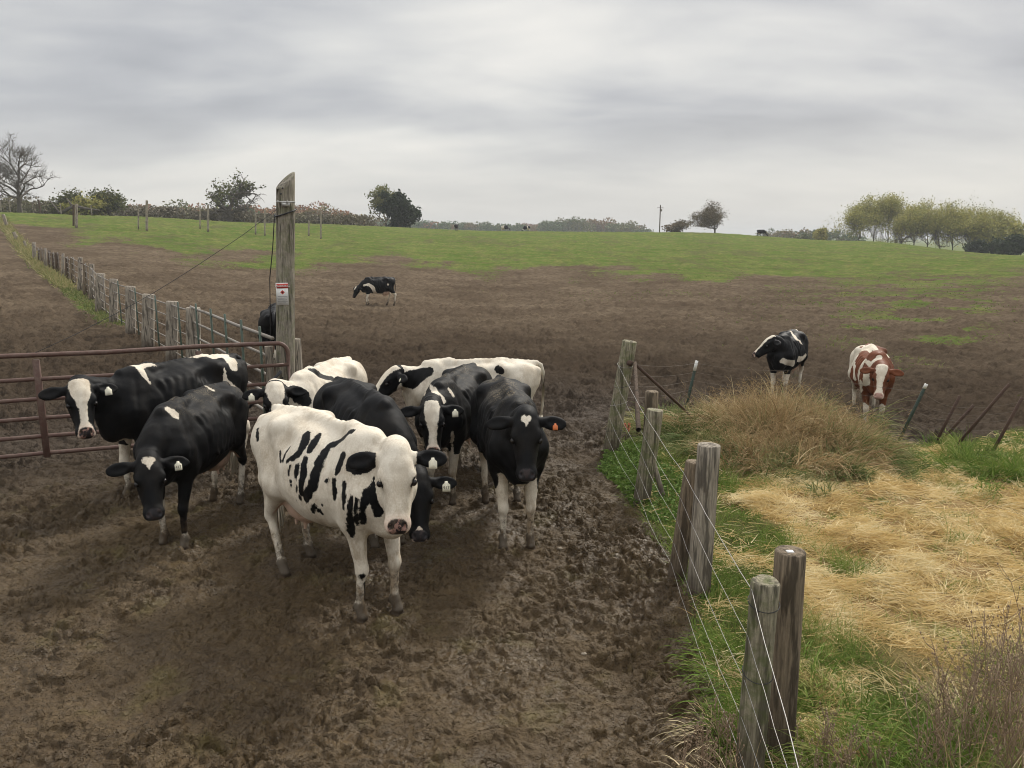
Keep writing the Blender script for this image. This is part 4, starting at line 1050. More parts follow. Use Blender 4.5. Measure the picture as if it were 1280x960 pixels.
    gl = A(27, 10.95); gr = A(352, 10.85)
    dirg = nrm(gr - gl); gl2 = gl - dirg * 1.4
    rz, L = frame_to(gl2, gr)
    gate = empty("pipe_gate", (gl2[0], gl2[1], 0), rz); tag(gate, "long rusty red pipe gate with six rails at the left, latched to the pole", "gate")
    hts = [.13, .35, .58, .82, 1.07, 1.37]; Rr = .030
    for i, z in enumerate(hts):
        mb = MB()
        if i == 5:
            pts = [(0, 0, z), (L * .25, 0, z + .008), (L * .5, 0, z - .006), (L * .75, 0, z + .01), (L - .22, 0, z)] + [(L - .14 + .14 * math.sin(q), 0, z - .14 + .14 * math.cos(q)) for q in np.linspace(.2, math.pi / 2, 6)] + [(L, 0, .6), (L, 0, .16), (L - .06, 0, .10)]
            mb.tube(pts, Rr, 12); mb.build("gate_frame_rail", MT_RED, gate)
        else:
            mb.tube([(0, 0, z), (L * .3, 0, z + .006), (L * .6, 0, z - .006), (L, 0, z)], .026, 10); mb.build("gate_rail", MT_RED, gate)
    xs = [0, 1.40, None]; 
    xm = 1.4 + (L - 1.4) * .62
    for x in (1.40, xm):
        mb = MB(); mb.box((x, .0, .70), (.075, .065, 1.24), bevel=.012); mb.build("gate_stile", MT_RED, gate)
    mb = MB(); mb.box((xm, -.045, 1.16), (.09, .015, .05), bevel=.004); mb.build("red_reflector", M_RED, gate, False)
    mb = MB(); mb.tube([(L - .55, .03, .50), (L - .10, .03, .98)], .02, 8); mb.build("diagonal_brace", MT_DKWIRE, gate)
    # timbers against the pole
    bb = pb + right * .20 + vd * .25; post("pole_stub", "short weathered stub post tight behind the tall pole", bb, bb + up * 1.35, .09, W_GREY, 14, cat="post")
    bb = pb - right * .16 + vd * .12; post("gate_post", "short square timber beside the tall pole behind the gate end", bb, bb + up * 1.28, .06, W_GREY, 15, square=True, cat="post")
    # cables
    gs = np.array([gl[0], gl[1], 1.40])
    wire("guy_wire", "thin dark wire slanting from the tall pole down to the gate on the left", [H(346, 262, pb) - vd * .1, gs], .0035, MT_DKWIRE, sag=.12, cat="wire")
    w0 = H(346, 268, pb); wire("hanging_cable", "thin dark cable hanging from the pole to the ground behind the panel", [w0 - right * .03 + vd * .1, w0 * .0 + H(337, 350, pb) + vd * .5, A(326, 13.2)], .007, MT_DKWIRE, sag=.03, cat="cable")
    # ---------------- left fence : heavy posts
    LP = [(242, 385, 468, 19, 'g'), (215, 377, 452, 15.5, 'g'), (185, 368, 433, 15.5, 'g'), (163.5, 358, 418, 12.5, 'g'), (142, 349, 405, 10.5, 'g'), (125, 342, 391, 11.5, 'g'),
          (115, 330, 375, 7, 'g'), (107, 329, 369, 6.5, 'b'), (100, 322, 364, 6.2, 'g'), (90.7, 322, 356, 5.2, 'b'), (84, 322, 351, 5, 'd'), (78.3, 317, 348, 4, 'g'), (72, 316, 344, 5, 'd'),
          (66.5, 316, 341, 4.2, 'd'), (61, 313, 338.5, 4, 'd'), (57, 310.6, 337, 3.8, 'g'), (52.5, 311, 333, 4, 'b'), (48.3, 311, 331, 3.6, 'd'), (43, 303, 327, 5, 'g')]
    words_ = ["nearest the gate", "second from the gate", "third from the gate", "fourth from the gate", "fifth from the gate", "sixth from the gate, the widest looking slab"]
    pos = []; mats = dict(g=W_GREY, b=W_BROWN, d=W_DARK)
    for i, (px, y0, y1, w, c) in enumerate(LP):
        b = G(px, y1); dep = b[1] * cs + CZ * sn; t = H(px + (i % 3 - 1) * .6, y0, b); r = w * dep / 960 / 2
        lab = f"heavy grey timber post of the left fence, {words_[i]}" if i < 6 else None
        o = post("timber_fence_post", lab or "x", b, t, r * .9, mats[c], 40 + i, square=i < 6, rough=.09)
        if i >= 6: tag(o, f"{dict(g='grey', b='brown', d='dark')[c]} post far along the left fence, {i + 1} posts from the gate", "fence post", "far posts of the left fence")
        else: o["group"] = "heavy posts of the left fence"
        pos.append((b, t))
    # old leaning posts at the far end
    for i, (bx, by, tx, ty, w) in enumerate(((34, 313, 30, 301, 3), (22, 303, 17, 290, 4), (9, 285, 4, 268, 4), (26, 300, 17, 292, 3))):
        b = G(bx, by); dep = b[1] * cs + CZ * sn; post("old_fence_post", ["crooked old post where the left fence runs into weeds", "forked old grey post leaning at the far end of the left fence", "old post on the slope at the far left edge", "broken rail lying against the forked old post"][i], b, H(tx, ty, b), w * dep / 1920, W_GREY, 70 + i)
    # tube panels between posts, on the far side
    def panel(a, b, za, zb, mat, label, uprights=2, umat=None, rails=5, r=.017, loc="tube panel", H0=1.30):
        rz, L = frame_to(a, b); zl = za
        root = empty("tube_fence_panel", (a[0], a[1], za), rz); tag(root, label, "fence panel", "tube panels of the left fence")
        sl = (zb - za)
        for i in range(rails):
            z = .22 + (H0 - .22) * i / (rails - 1); mb = MB(); mb.tube([(0, 0, z), (L / 2, 0, z + sl / 2 - .01), (L, 0, z + sl)], r * (1.25 if i == rails - 1 else 1), 8); mb.build("rail", mat, root)
        for k in range(uprights):
            x = L * (k + .5) / uprights; mb = MB(); mb.box((x, .03, .12 + H0 / 2 + sl * x / L), (.05, .03, H0), bevel=.006); mb.build("upright", umat or mat, root)
        return root
    vdl = lambda p: nrm([p[0], p[1], 0])
    off = lambda p: p + vdl(p) * .16 + np.array([.05, 0, 0])
    st = pb + vd * .20 - right * .10
    m1 = np.array([*(st[:2] * .28 + pos[0][0][:2] * .72), 0.0])
    panel(st, m1, 0, .02, MT_SILVER, "green and silver tube panel between the tall pole and the bend", 4, MT_GREEN, r=.022, H0=1.38)
    panel(m1 + nrm(m1 - st) * .06, off(pos[0][0]), .02, float(off(pos[0][0])[2]), MT_SILVER, "short tube panel between the bend and the first heavy post", 1, MT_GREEN, r=.022, H0=1.38)
    nm = ["first", "second", "third", "fourth", "fifth", "sixth", "seventh", "eighth", "ninth", "tenth", "eleventh", "twelfth", "thirteenth", "fourteenth", "fifteenth", "sixteenth", "seventeenth", "eighteenth", "nineteenth"]
    for i in range(len(pos) - 1):
        a, b = off(pos[i][0]), off(pos[i + 1][0]); hh = (pos[i][1][2] - pos[i][0][2]) * .5 + (pos[i + 1][1][2] - pos[i + 1][0][2]) * .5
        panel(a, b, float(a[2]), float(b[2]), MT_SILVER if i % 4 != 3 or i < 6 else MT_RUST, f"tube panel behind the {nm[i]} and {nm[i + 1]} posts of the left fence", 1, MT_GREEN if i < 4 else MT_SILVER, r=.014, H0=min(1.36, hh * .95))
    # ---------------- posts standing in the green field
    FP = [(95.5, 255, 285, 3.4, W_GREY, "paler pole of a close pair standing in the green field at the left"), (92, 256, 282, 2.4, W_DARK, "darker pole of a close pair standing in the green field at the left"),
          (173, 256, 287, 1.8, W_GREY, "thin pole just left of the taller pole in the left green field"), (183.5, 250.5, 288.5, 3, W_GREY, "tall straight pole in the green field left of the oak"),
          (250, 257, 286, 1.6, W_GREY, "thin dark-topped pole beneath the left side of the oak"), (260, 256, 290, 2.6, W_GREY, "pale pole standing under the left edge of the oak crown"),
          (319.5, 266, 293, 2, W_GREY, "short thin pole right of the oak"), (331, 262, 295, 1.8, W_GREY, "thin pole close to the left of the tall near pole"),
          (386, 276, 295, 2, W_GREY, "short pole with pale tip right of the tall near pole"), (401, 264, 299, 2, W_GREY, "slim pole farther right of the tall near pole")]
    for i, (px, y0, y1, w, m, lab) in enumerate(FP):
        b = G(px, y1); dep = b[1] * cs + CZ * sn; post("field_pole", lab, b, H(px, y0, b), w * dep / 1920, m, 90 + i, cat="pole", rough=.03)
W_MOSS_P = wood_material("pole_wood_with_algae", (.27, .24, .19), moss=.35)
# ------------------------------------------------------------------ grasses
def blade_material(name, cols, trans=.25, tipf=.3):
    m, t = new_mat(name)
    r = t.attr("rnd"); k = t.attr("tip")
    n = len(cols); c = t.ramp(r, [(i / (n - 1), x) for i, x in enumerate(cols)])
    c = t.mix(t.math('MULTIPLY', k, tipf), c, (.30, .26, .12))
    p = t.n("ShaderNodeBsdfPrincipled"); t.l(c, p.inputs["Base Color"]); p.inputs["Roughness"].default_value = .7; p.inputs["Specular IOR Level"].default_value = .10
    tr = t.n("ShaderNodeBsdfTranslucent"); t.l(c, tr.inputs[0])
    mx = t.n("ShaderNodeMixShader"); mx.inputs[0].default_value = trans; t.l(p.outputs[0], mx.inputs[1]); t.l(tr.outputs[0], mx.inputs[2])
    o = t.n("ShaderNodeOutputMaterial"); t.l(mx.outputs[0], o.inputs[0]); return m

def ribbons(P, D, L, Wd, droop, seg=3, rnd=None, seed=0, updir=None):
    """blades from P, initial direction D, bending down by droop"""
    n = len(P); r = rs(seed)
    if rnd is None: rnd = r.rand(n)
    D = D / np.linalg.norm(D, axis=1, keepdims=True)
    S = np.cross(D, r.normal(0, 1, (n, 3)) * [1, 1, .3] + [0, 0, .2]); S /= np.linalg.norm(S, axis=1, keepdims=True) + 1e-9
    V = np.zeros((n, seg + 1, 2, 3)); c = P.copy(); d = D.copy()
    for i in range(seg + 1):
        w = Wd * (1 - (i / seg) ** 1.6 * .85) * .5
        V[:, i, 0] = c - S * w[:, None]; V[:, i, 1] = c + S * w[:, None]
        d = d + np.array([0, 0, -1.0]) * (droop / seg)[:, None]; d /= np.linalg.norm(d, axis=1, keepdims=True)
        c = c + d * (L / seg)[:, None]
    base = np.arange(n)[:, None] * (seg + 1) * 2; i = np.arange(seg)[None] * 2
    Q = np.stack([base + i, base + i + 1, base + i + 3, base + i + 2], -1).reshape(-1, 4)
    tip = np.broadcast_to((np.arange(seg + 1) / seg)[None, :, None], (n, seg + 1, 2))
    return V.reshape(-1, 3), Q, np.repeat(rnd, (seg + 1) * 2), tip.reshape(-1)

def blades_obj(name, mat, P, D, L, Wd, droop, seg=3, rnd=None, seed=0, label=None, kind="stuff"):
    V, Q, R, T = ribbons(P, D, L, Wd, droop, seg, rnd, seed)
    o = mesh_np(name, V, Q, mat, attrs=dict(rnd=R, tip=T)); tag(o, label, None, None, kind); return o

def polar_pts(n, az0, az1, d0, d1, seed):
    r = rs(seed); az = r.uniform(az0, az1, n); d = np.exp(r.uniform(math.log(d0), math.log(d1), n))
    return np.sin(az) * d, np.cos(az) * d, d

def vegetation():
    GRASS = blade_material("grass_blades", [(.06, .115, .014), (.11, .195, .026), (.185, .26, .05), (.33, .31, .11)])
    CLOVER = blade_material("clover_leaves", [(.05, .11, .015), (.09, .17, .03), (.14, .22, .05)])
    STRAW = blade_material("cut_hay_strands", [(.34, .22, .09), (.62, .45, .19), (.76, .59, .30), (.84, .72, .45)], .3)
    DRY = blade_material("dry_tall_grass", [(.14, .088, .042), (.34, .225, .115), (.52, .39, .21), (.68, .57, .36)], .2)
    GD = blade_material("grey_green_blades", [(.06, .10, .025), (.12, .165, .05), (.26, .25, .10), (.42, .36, .19)])
    FG = blade_material('pasture_blades', [(.08, .13, .024), (.13, .18, .036), (.20, .21, .07), (.20, .155, .075)], .2, .05)
    # green turf and meadow right of the near fence
    x, y, d = polar_pts(520000, math.radians(4), math.radians(44), 1.9, 22, 1)
    right, hay, field = covers(x, y); r = rs(2)
    gn = fbm2(x / .35, y / .35, 3, 77)
    cl = poly_sd(x, y, [G(748, 590)[:2], G(760, 560)[:2], G(800, 560)[:2], G(850, 600)[:2], G(870, 650)[:2], G(820, 660)[:2]]) < 0
    prob = right * (1 - hay * (.92 - .75 * smooth(.12, .5, fbm2(x / .6, y / .6, 3, 123)))) * smooth(-.75, .15, gn) * smooth(17, 13, d)
    edge = smooth(0.35, .0, np.abs(poly_sd(x, y, R_POLY)))
    m = (r.rand(len(x)) < prob * .8) & ~cl
    x_, y_, d_ = x[m], y[m], d[m]; n = len(x_); P = np.c_[x_, y_, gz(x_, y_) - .01]
    sz = np.clip(1 + fbm2(x_ / .8, y_ / .8, 2, 55) * .9, .45, 1.9)
    D = np.c_[r.normal(0, .55, n), r.normal(0, .55, n), np.ones(n)]
    far = np.maximum(1, d_ / 5)
    tone = np.clip(r.rand(n) * .55 + fbm2(x_ / .7, y_ / .7, 3, 66) * .35 + .12 + .35 * hay[m], 0, 1)
    blades_obj("meadow_grass", GRASS, P, D, r.uniform(.06, .15, n) * sz, r.uniform(.003, .0065, n) * far ** .8, r.uniform(.3, 1.6, n), 3, tone, 3, "green grass of the pasture strip right of the near fence")
    # clover at the foot of the end post
    m = cl & (r.rand(len(x)) < .75); x_, y_, d_ = x[m], y[m], d[m]; n = len(x_); P = np.c_[x_, y_, gz(x_, y_) + r.uniform(0, .08, n)]
    D = np.c_[r.normal(0, 1, n), r.normal(0, 1, n), np.abs(r.normal(0, .6, n))]
    blades_obj("clover_patch", CLOVER, P, D, r.uniform(.03, .07, n), r.uniform(.015, .03, n), r.uniform(.2, .8, n), 2, None, 4, "bright green clover patch round the foot of the end post")
    # cut hay lying on the ground
    x, y, d = polar_pts(520000, math.radians(10), math.radians(46), 2.6, 16, 5)
    right, hay, field = covers(x, y); r = rs(6)
    swath = fbm2(x / .5, y / .5, 4, 88)
    m = r.rand(len(x)) < hay * smooth(-.55, .15, swath) * .72 * (1 - .6 * smooth(.12, .5, fbm2(x / .6, y / .6, 3, 123))) + right * (.03 + .22 * smooth(.1, .5, fbm2(x / .8, y / .8, 3, 131)))
    x_, y_, d_ = x[m], y[m], d[m]; n = len(x_)
    lay = fbm2(x_ / .9, y_ / .9, 3, 99) * 2.6; a = lay + r.normal(0, .8, n)
    P = np.c_[x_, y_, gz(x_, y_) + np.abs(r.normal(0, .025, n)) + np.clip(swath[m], 0, 1) * .08]
    D = np.c_[np.cos(a), np.sin(a), r.normal(.08, .28, n)]
    tone = np.clip(r.normal(.60, .2, n) + fbm2(x_ / .45, y_ / .45, 3, 44) * .45, 0, 1)
    blades_obj("cut_hay", STRAW, P, D, r.uniform(.07, .22, n), r.uniform(.0025, .0055, n) * np.maximum(1, d_ / 5) ** .8, r.uniform(-.1, .5, n), 3, tone, 7, "mown golden hay lying in the pasture on the right")
    # tall dry mound behind the fence corner
    tufts = []; r = rs(9)
    def mound(name, mat, label, n, pts, hmin, hmax, spread, seed, tone0=.5, wid=.006, dr=(.4, 1.8)):
        r = rs(seed); pts = np.array(pts); nt_ = max(12, n // 70); kt = r.randint(0, len(pts), nt_); tc = pts[kt]; to = r.normal(0, 1, (nt_, 2)) * tc[:, 3:4]; th = r.uniform(.40, 1.3, nt_); tl = r.normal(0, .35, (nt_, 2)); tt = r.normal(0, .22, nt_)
        q = r.randint(0, nt_, n); c = tc[q].copy(); c[:, 2] *= th[q]; off = to[q] + r.normal(0, .075, (n, 2))
        x_, y_ = c[:, 0] + off[:, 0], c[:, 1] + off[:, 1]
        P = np.c_[x_, y_, gz(x_, y_) - .02 + r.uniform(0, .25, n) * c[:, 2]]
        D = np.c_[off[:, 0] / (c[:, 3] + .05) * spread + r.normal(0, .25, n) + tl[q, 0], off[:, 1] / (c[:, 3] + .05) * spread + r.normal(0, .25, n) + tl[q, 1], np.ones(n)]
        blades_obj(name, mat, P, D, r.uniform(hmin, hmax, n) * c[:, 2], r.uniform(.6, 1.4, n) * wid, r.uniform(*dr, n), 5, np.clip(tone0 + tt[q] + r.normal(0, .15, n) + (fbm2(x_ / .4, y_ / .4, 2, seed) * .35), 0, 1), seed, label)
    def row(spec):
        out = []
        for px, d, s, rad in spec: p = A(px, d); out.append((p[0], p[1], s, rad))
        return out
    core = row([(940, 11.0, 1.0, .3), (965, 11.1, 1.15, .3), (985, 11.0, 1.2, .3), (1010, 10.9, 1.2, .35), (1035, 10.8, 1.0, .3), (1060, 10.7, .85, .3), (960, 10.2, .75, .4), (1000, 10.0, .8, .45), (1050, 10.1, .7, .4), (930, 11.8, .8, .3), (990, 11.8, 1.15, .3), (1080, 11.3, .8, .3)])
    mound("tall_dry_grass", DRY, "mound of tall tangled straw coloured grass behind the fence corner", 22000, core, .18, .60, .45, 31, .42, .0085, (.6, 2.6))
    side = row([(930, 10.2, .6, .45), (1000, 9.9, .5, .5), (1060, 9.9, .5, .4), (970, 10.6, .8, .4), (1010, 12, 1.0, .4), (860, 11.2, .7, .35), (885, 10.9, .8, .35), (870, 11.6, .6, .3), (910, 10.6, .7, .4), (1075, 10.4, .7, .4), (1105, 10.8, .6, .25), (1025, 11.4, .9, .3), (950, 11.5, .85, .3), (990, 10.2, .55, .6), (845, 11.4, .5, .3), (1060, 10.9, .9, .3)])
    mound("tall_green_grass", GD, "grey green tall grass at the flanks of the dry mound", 30000, side, .22, .62, .5, 32, .42, .009, (.6, 2.4))
    # fine seed heads above the dry mound
    r = rs(33); seeds = np.array(core); n = 1500; k = r.randint(0, len(seeds), n); c = seeds[k]; off = r.normal(0, 1, (n, 2)) * c[:, 3:4]
    x_, y_ = c[:, 0] + off[:, 0], c[:, 1] + off[:, 1]; z_ = gz(x_, y_); PP = []; DD = []; LL = []
    for i in range(n):
        h = c[i, 2] * r.uniform(.35, .74); st = np.array([x_[i], y_[i], z_[i] + h * .5])
        for j in range(9): PP.append(st + [r.normal(0, .03), r.normal(0, .03), h * .06 * j]); DD.append([r.normal(0, .7), r.normal(0, .7), 1]); LL.append(r.uniform(.05, .13))
    PP = np.array(PP); DD = np.array(DD); LL = np.array(LL)
    blades_obj("grass_seed_heads", DRY, PP, DD, LL, np.full(len(PP), .0045), r.uniform(.2, 1, len(PP)), 2, np.clip(r.normal(.3, .15, len(PP)), 0, 1), 34, "feathery brown seed heads standing over the dry mound")
    # long grass by the fence on the far right, and near tufts
    edge = row([(1215, 11.6, .5, .3), (1240, 11.4, .6, .3), (1265, 11.2, .7, .3), (1285, 11.0, .8, .3), (1310, 10.8, .8, .4), (1190, 11.2, .35, .3), (1160, 11.0, .3, .3), (1130, 10.6, .35, .3), (1245, 10.8, .4, .5), (1270, 12.0, .8, .3)])
    mound("fence_side_grass", GRASS, "long green grass along the wire fence at the right edge", 9000, edge, .2, .45, .5, 35, .35, .009)
    near = [(1.85, 3.3), (2.0, 3.6), (1.75, 3.0), (1.72, 4.3), (2.25, 3.6), (2.5, 3.3), (2.0, 2.8), (1.78, 3.8), (2.8, 3.6), (2.3, 3.0), (2.7, 3.0)]
    mound("rank_grass_tufts", GRASS, "rank green grass tufts beside the nearest posts", 12000, [(a, b, .7, .25) for a, b in near], .15, .34, .9, 36, .4, .0055, (1.0, 3.0))
    mound("bleached_grass_tufts", DRY, "bleached dead grass hanging through the near wires", 1500, [(1.12, 3.25, .5, .14), (1.20, 2.9, .55, .14), (1.25, 3.9, .4, .10), (1.3, 2.6, .6, .15), (1.32, 4.6, .3, .10), (1.6, 2.8, .5, .3), (1.08, 2.8, .5, .12)], .3, .75, 1.1, 37, .7, .004, (1.2, 3.2))
    mound("dead_stalks", DRY, "tan dead stalks among the weeds at the lower right corner", 2600, [(2.0, 2.9, .9, .3), (2.3, 3.1, 1.0, .35), (2.45, 2.7, 1.0, .35), (1.5, 2.75, .5, .2), (2.6, 3.4, .9, .3)], .2, .45, .6, 38, .5, .0032, (.1, 1.4))
    # grass along the foot of the left fence
    L = np.array(LEFT_LINE)[:, :2]; r = rs(12); n = 15000; k = r.randint(0, len(L) - 1, n); t = r.rand(n)[:, None]
    xy = L[k] * (1 - t) + L[k + 1] * t + r.normal(0, .22, (n, 2)); dd = np.hypot(xy[:, 0], xy[:, 1]); m = dd > 27; xy = xy[m]; dd = dd[m]; n = len(xy)
    P = np.c_[xy, gz(xy[:, 0], xy[:, 1])]; D = np.c_[r.normal(0, .5, n), r.normal(0, .5, n), np.ones(n)]
    blades_obj("verge_grass", GD, P, D, r.uniform(.08, .24, n) * (1 + (dd > 42) * 1.6), .006 * np.maximum(1, dd / 7), r.uniform(.3, 1.4, n), 2, np.clip(r.normal(.35, .2, n) + (dd > 42) * .35, 0, 1), 13, "rough grass verge along the foot of the left fence")
    # field grass that roughens the pasture beyond the mud
    x, y, d = polar_pts(260000, math.radians(-37), math.radians(38), 20, 80, 15); right, hay, field = covers(x, y); r = rs(16)
    m = r.rand(len(x)) < field * smooth(-.5, .3, fbm2(x / 3, y / 3, 3, 19)) * .35 * (1 - right); x_, y_, d_ = x[m], y[m], d[m]; n = len(x_)
    P = np.c_[x_, y_, gz(x_, y_)]; D = np.c_[r.normal(0, .6, n), r.normal(0, .6, n), np.ones(n)]
    blades_obj("field_grass", FG, P, D, r.uniform(.06, .16, n) * smooth(85, 50, d_), .008 * np.maximum(1, d_ / 9), r.uniform(.3, 1.5, n), 2, np.clip(r.normal(.36, .22, n) + fbm2(x_ / 9, y_ / 9, 3, 71) * .5, 0, 1), 17, "short green pasture grass of the far field")
    # dried weeds at the bottom right, each a plant of its own
    WEED = simple("dead_weed_stem", (.25, .175, .115), .8)
    SEED = simple("weed_seed_head", (.24, .18, .12), .9)
    spots = [(1165, 955, .62), (1185, 930, .75), (1205, 960, .9), (1225, 925, .8), (1240, 960, 1.0), (1258, 935, .85), (1275, 905, .8), (1290, 950, 1.0), (1150, 985, .6), (1250, 880, .7), (1215, 890, .6), (1180, 985, .8), (1275, 985, 1.0), (1030, 960, .42), (1050, 985, .45), (1010, 985, .35), (1090, 975, .35), (1300, 880, .9), (1235, 995, 1.0), (1262, 1010, 1.0), (905, 930, .35), (880, 960, .4), (915, 975, .45), (860, 985, .35)]
    for i, (px, py, h) in enumerate(spots):
        b = G(px, py); r = rs(100 + i); mb = MB(); sd = MB()
        for s in range(5 if i % 2 else 7):
            a = r.uniform(0, 6.28); lean = r.uniform(.05, .28); p = np.zeros(3) + [r.normal(0, .03), r.normal(0, .03), -.03]; d_ = nrm([math.cos(a) * lean, math.sin(a) * lean, 1]); hh = h * r.uniform(.6, 1.0); pts = [p.copy()]
            for q in range(7): d_ = nrm(d_ + r.normal(0, .10, 3)); p = p + d_ * hh / 7; pts.append(p.copy())
            mb.tube(pts, np.linspace(.0036, .0014, 8), 5)
            for q in range(2, 7):
                for e in range(2):
                    aa = r.uniform(0, 6.28); dd2 = nrm([math.cos(aa), math.sin(aa), r.uniform(.5, 1.5)]); l = h * r.uniform(.06, .18); p1 = pts[q] + dd2 * l * .5; p2 = p1 + nrm(dd2 + [0, 0, .6]) * l * .5
                    mb.tube([pts[q], p1, p2], [.0018, .0014, .001], 4)
                    if r.rand() < .6: mb.tube([p2, p2 + [0, 0, .006], p2 + [0, 0, .014]], [.002, .0055, .002], 5)
        o = mb.build("dried_weed", WEED, None, loc=tuple(b))
        tag(o, "dead brown branching weed standing in the grass at the lower right" if i < 20 else "low tangled dead weed at the muddy foot of the nearest posts", "weed", "dead weeds at the lower right" if i < 20 else "dead weeds by the nearest posts")
    # small things lying about in the yard
    st = simple("pale_stone", (.24, .20, .15), .8)
    for i, (px, py, s, lab) in enumerate(((730, 820, .028, "pale flat chip lying on the mud in the middle foreground"), (700, 688, .035, "grey stone in the muddy wet patch right of the heart-faced cow"), (623, 795, .025, "yellowish clod on the mud below the spotted cow"))):
        b = G(px, py); r = rs(i + 60); a = np.linspace(-math.pi / 2, math.pi / 2, 7); mb = MB()
        mb.tube([(0, 0, math.sin(q) * s * .35) for q in a], [max(.0005, math.cos(q) * s * .6) for q in a], 9); V = mb.V[0]; mb.V[0] = V * [1.3, .8, 1] + r.normal(0, s * .04, V.shape)
        b[2] += .015; tag(mb.build("stone", st, loc=tuple(b)), lab, "stone")
# ------------------------------------------------------------------ trees and distance
def leaf_material(name, cols, trans=.2):
    m, t = new_mat(name)
    c = t.ramp(t.attr("rnd"), [(i / (len(cols) - 1), x) for i, x in enumerate(cols)])
    p = t.n("ShaderNodeBsdfPrincipled"); t.l(c, p.inputs["Base Color"]); p.inputs["Roughness"].default_value = .75; p.inputs["Specular IOR Level"].default_value = .15
    tr = t.n("ShaderNodeBsdfTranslucent"); t.l(c, tr.inputs[0]); mx = t.n("ShaderNodeMixShader"); mx.inputs[0].default_value = trans
    t.l(p.outputs[0], mx.inputs[1]); t.l(tr.outputs[0], mx.inputs[2]); o = t.n("ShaderNodeOutputMaterial"); t.l(mx.outputs[0], o.inputs[0]); return m

def leaf_quads(C, size, seed, flat=.0):
    r = rs(seed); n = len(C); a = r.normal(0, 1, (n, 3)); a /= np.linalg.norm(a, axis=1, keepdims=True)
    b = np.cross(a, r.normal(0, 1, (n, 3))); b /= np.linalg.norm(b, axis=1, keepdims=True)
    s = size * r.uniform(.5, 1.3, n)[:, None]; a = a * s; b = b * s * .7
    V = np.stack([C - a, C - b * .9, C + a, C + b], 1).reshape(-1, 3)
    return V, np.arange(n * 4).reshape(-1, 4)

def grow(seed, Ht, spread, trunk_r, levels=5, up=.35, fork=(3, 5), trunk_f=.22, wig=.22, ratio=.72, low=0):
    """branch polylines with radii; returns lists and the twig ends"""
    r = rs(seed); br = []; tips = []
    def rec(p, d, L, rad, lv):
        n = 5; pts = [p]; q = p; dd = d
        for i in range(n): dd = nrm(dd + r.normal(0, wig, 3) + np.array([0, 0, up * .12])); q = q + dd * L / n; pts.append(q)
        br.append((np.array(pts), np.linspace(rad, rad * .55, n + 1), lv))
        if lv >= levels: tips.append((q, lv)); return
        k = r.randint(*fork) if lv else r.randint(4, 6)
        for i in range(k):
            t = r.uniform(.35, 1.0) if i < k - 1 else 1.0
            b0 = pts[min(n, max(1, int(t * n)))]
            a = r.uniform(0, 6.28) if lv else (i * 6.28 / k + r.uniform(-.4, .4))
            side = np.array([math.cos(a), math.sin(a), 0]) * spread
            nd = nrm(dd * .75 + side * r.uniform(.5, 1.1) + np.array([0, 0, up * r.uniform(-.4, 1.1)]))
            rec(b0, nd, L * ratio * r.uniform(.75, 1.15), rad * .58, lv + 1)
    # trunk
    T = Ht * trunk_f; pts = [np.array([0, 0, -.3]), np.array([0, 0, T * .3]), np.array([r.normal(0, .05), r.normal(0, .05), T])]
    br.append((np.array(pts), np.array([trunk_r * 1.35, trunk_r * 1.05, trunk_r * .9]), 0))
    k = r.randint(4, 6)
    for i in range(k):
        a = i * 6.28 / k + r.uniform(-.3, .3); e = r.uniform(.25, 1.3)
        nd = nrm([math.cos(a) * spread * 1.2, math.sin(a) * spread * 1.2, e]); rec(pts[-1] - np.array([0, 0, T * .25 * r.rand()]), nd, Ht * .30 * r.uniform(.8, 1.1), trunk_r * .55, 1)
    rec(pts[-1], nrm([r.normal(0, .1), r.normal(0, .1), 1]), Ht * .30, trunk_r * .7, 1)
    return br, [t[0] for t in tips]

BARK = None
def tree(name, label, base, seed, Ht, Wt, mat, leaf=.3, nleaf=6, levels=4, bare=False, group=None, trunk_r=None, sz=(1, 1, 1), minr=.02, cloud=.55, up=.35, keep=None, trunk_f=.22, wig=.22):
    trunk_r = trunk_r or Ht * .028
    br, tips = grow(seed, Ht, 1.0, trunk_r, levels, up, trunk_f=trunk_f, wig=wig)
    allp = np.vstack([b[0] for b in br]); top = allp[:, 2].max(); wd = np.percentile(np.hypot(allp[:, 0], allp[:, 1]), 98) * 2
    S = np.array([Wt / wd, Wt / wd, Ht / top]) * sz
    root = empty(name, tuple(base)); tag(root, label, "tree", group)
    mb = MB(); mt = MB()
    for p, rad, lv in br:
        (mt if lv == 0 else mb).tube(p * S, np.maximum(rad, minr * (1 - .12 * lv)), 7 if lv < 2 else 4, cap=False)
    tr = mt.build("trunk", BARK, root); mb.build("branches", BARK, root)
    if not bare:
        r = rs(seed + 5); tp = np.array(tips) * S
        if keep is not None: tp = tp[keep(tp, r)]
        C = np.repeat(tp, nleaf, 0) + r.normal(0, cloud, (len(tp) * nleaf, 3)) * [1, 1, .7]
        V, Q = leaf_quads(C, leaf, seed)
        clump = np.repeat(np.clip(r.normal(.5, .22, len(tp)), 0, 1), nleaf); rnd = np.clip(clump + r.normal(0, .12, len(C)), 0, 1)
        mesh_np("crown", V, Q, mat, root, False, attrs=dict(rnd=np.repeat(rnd, 4)))
    return root

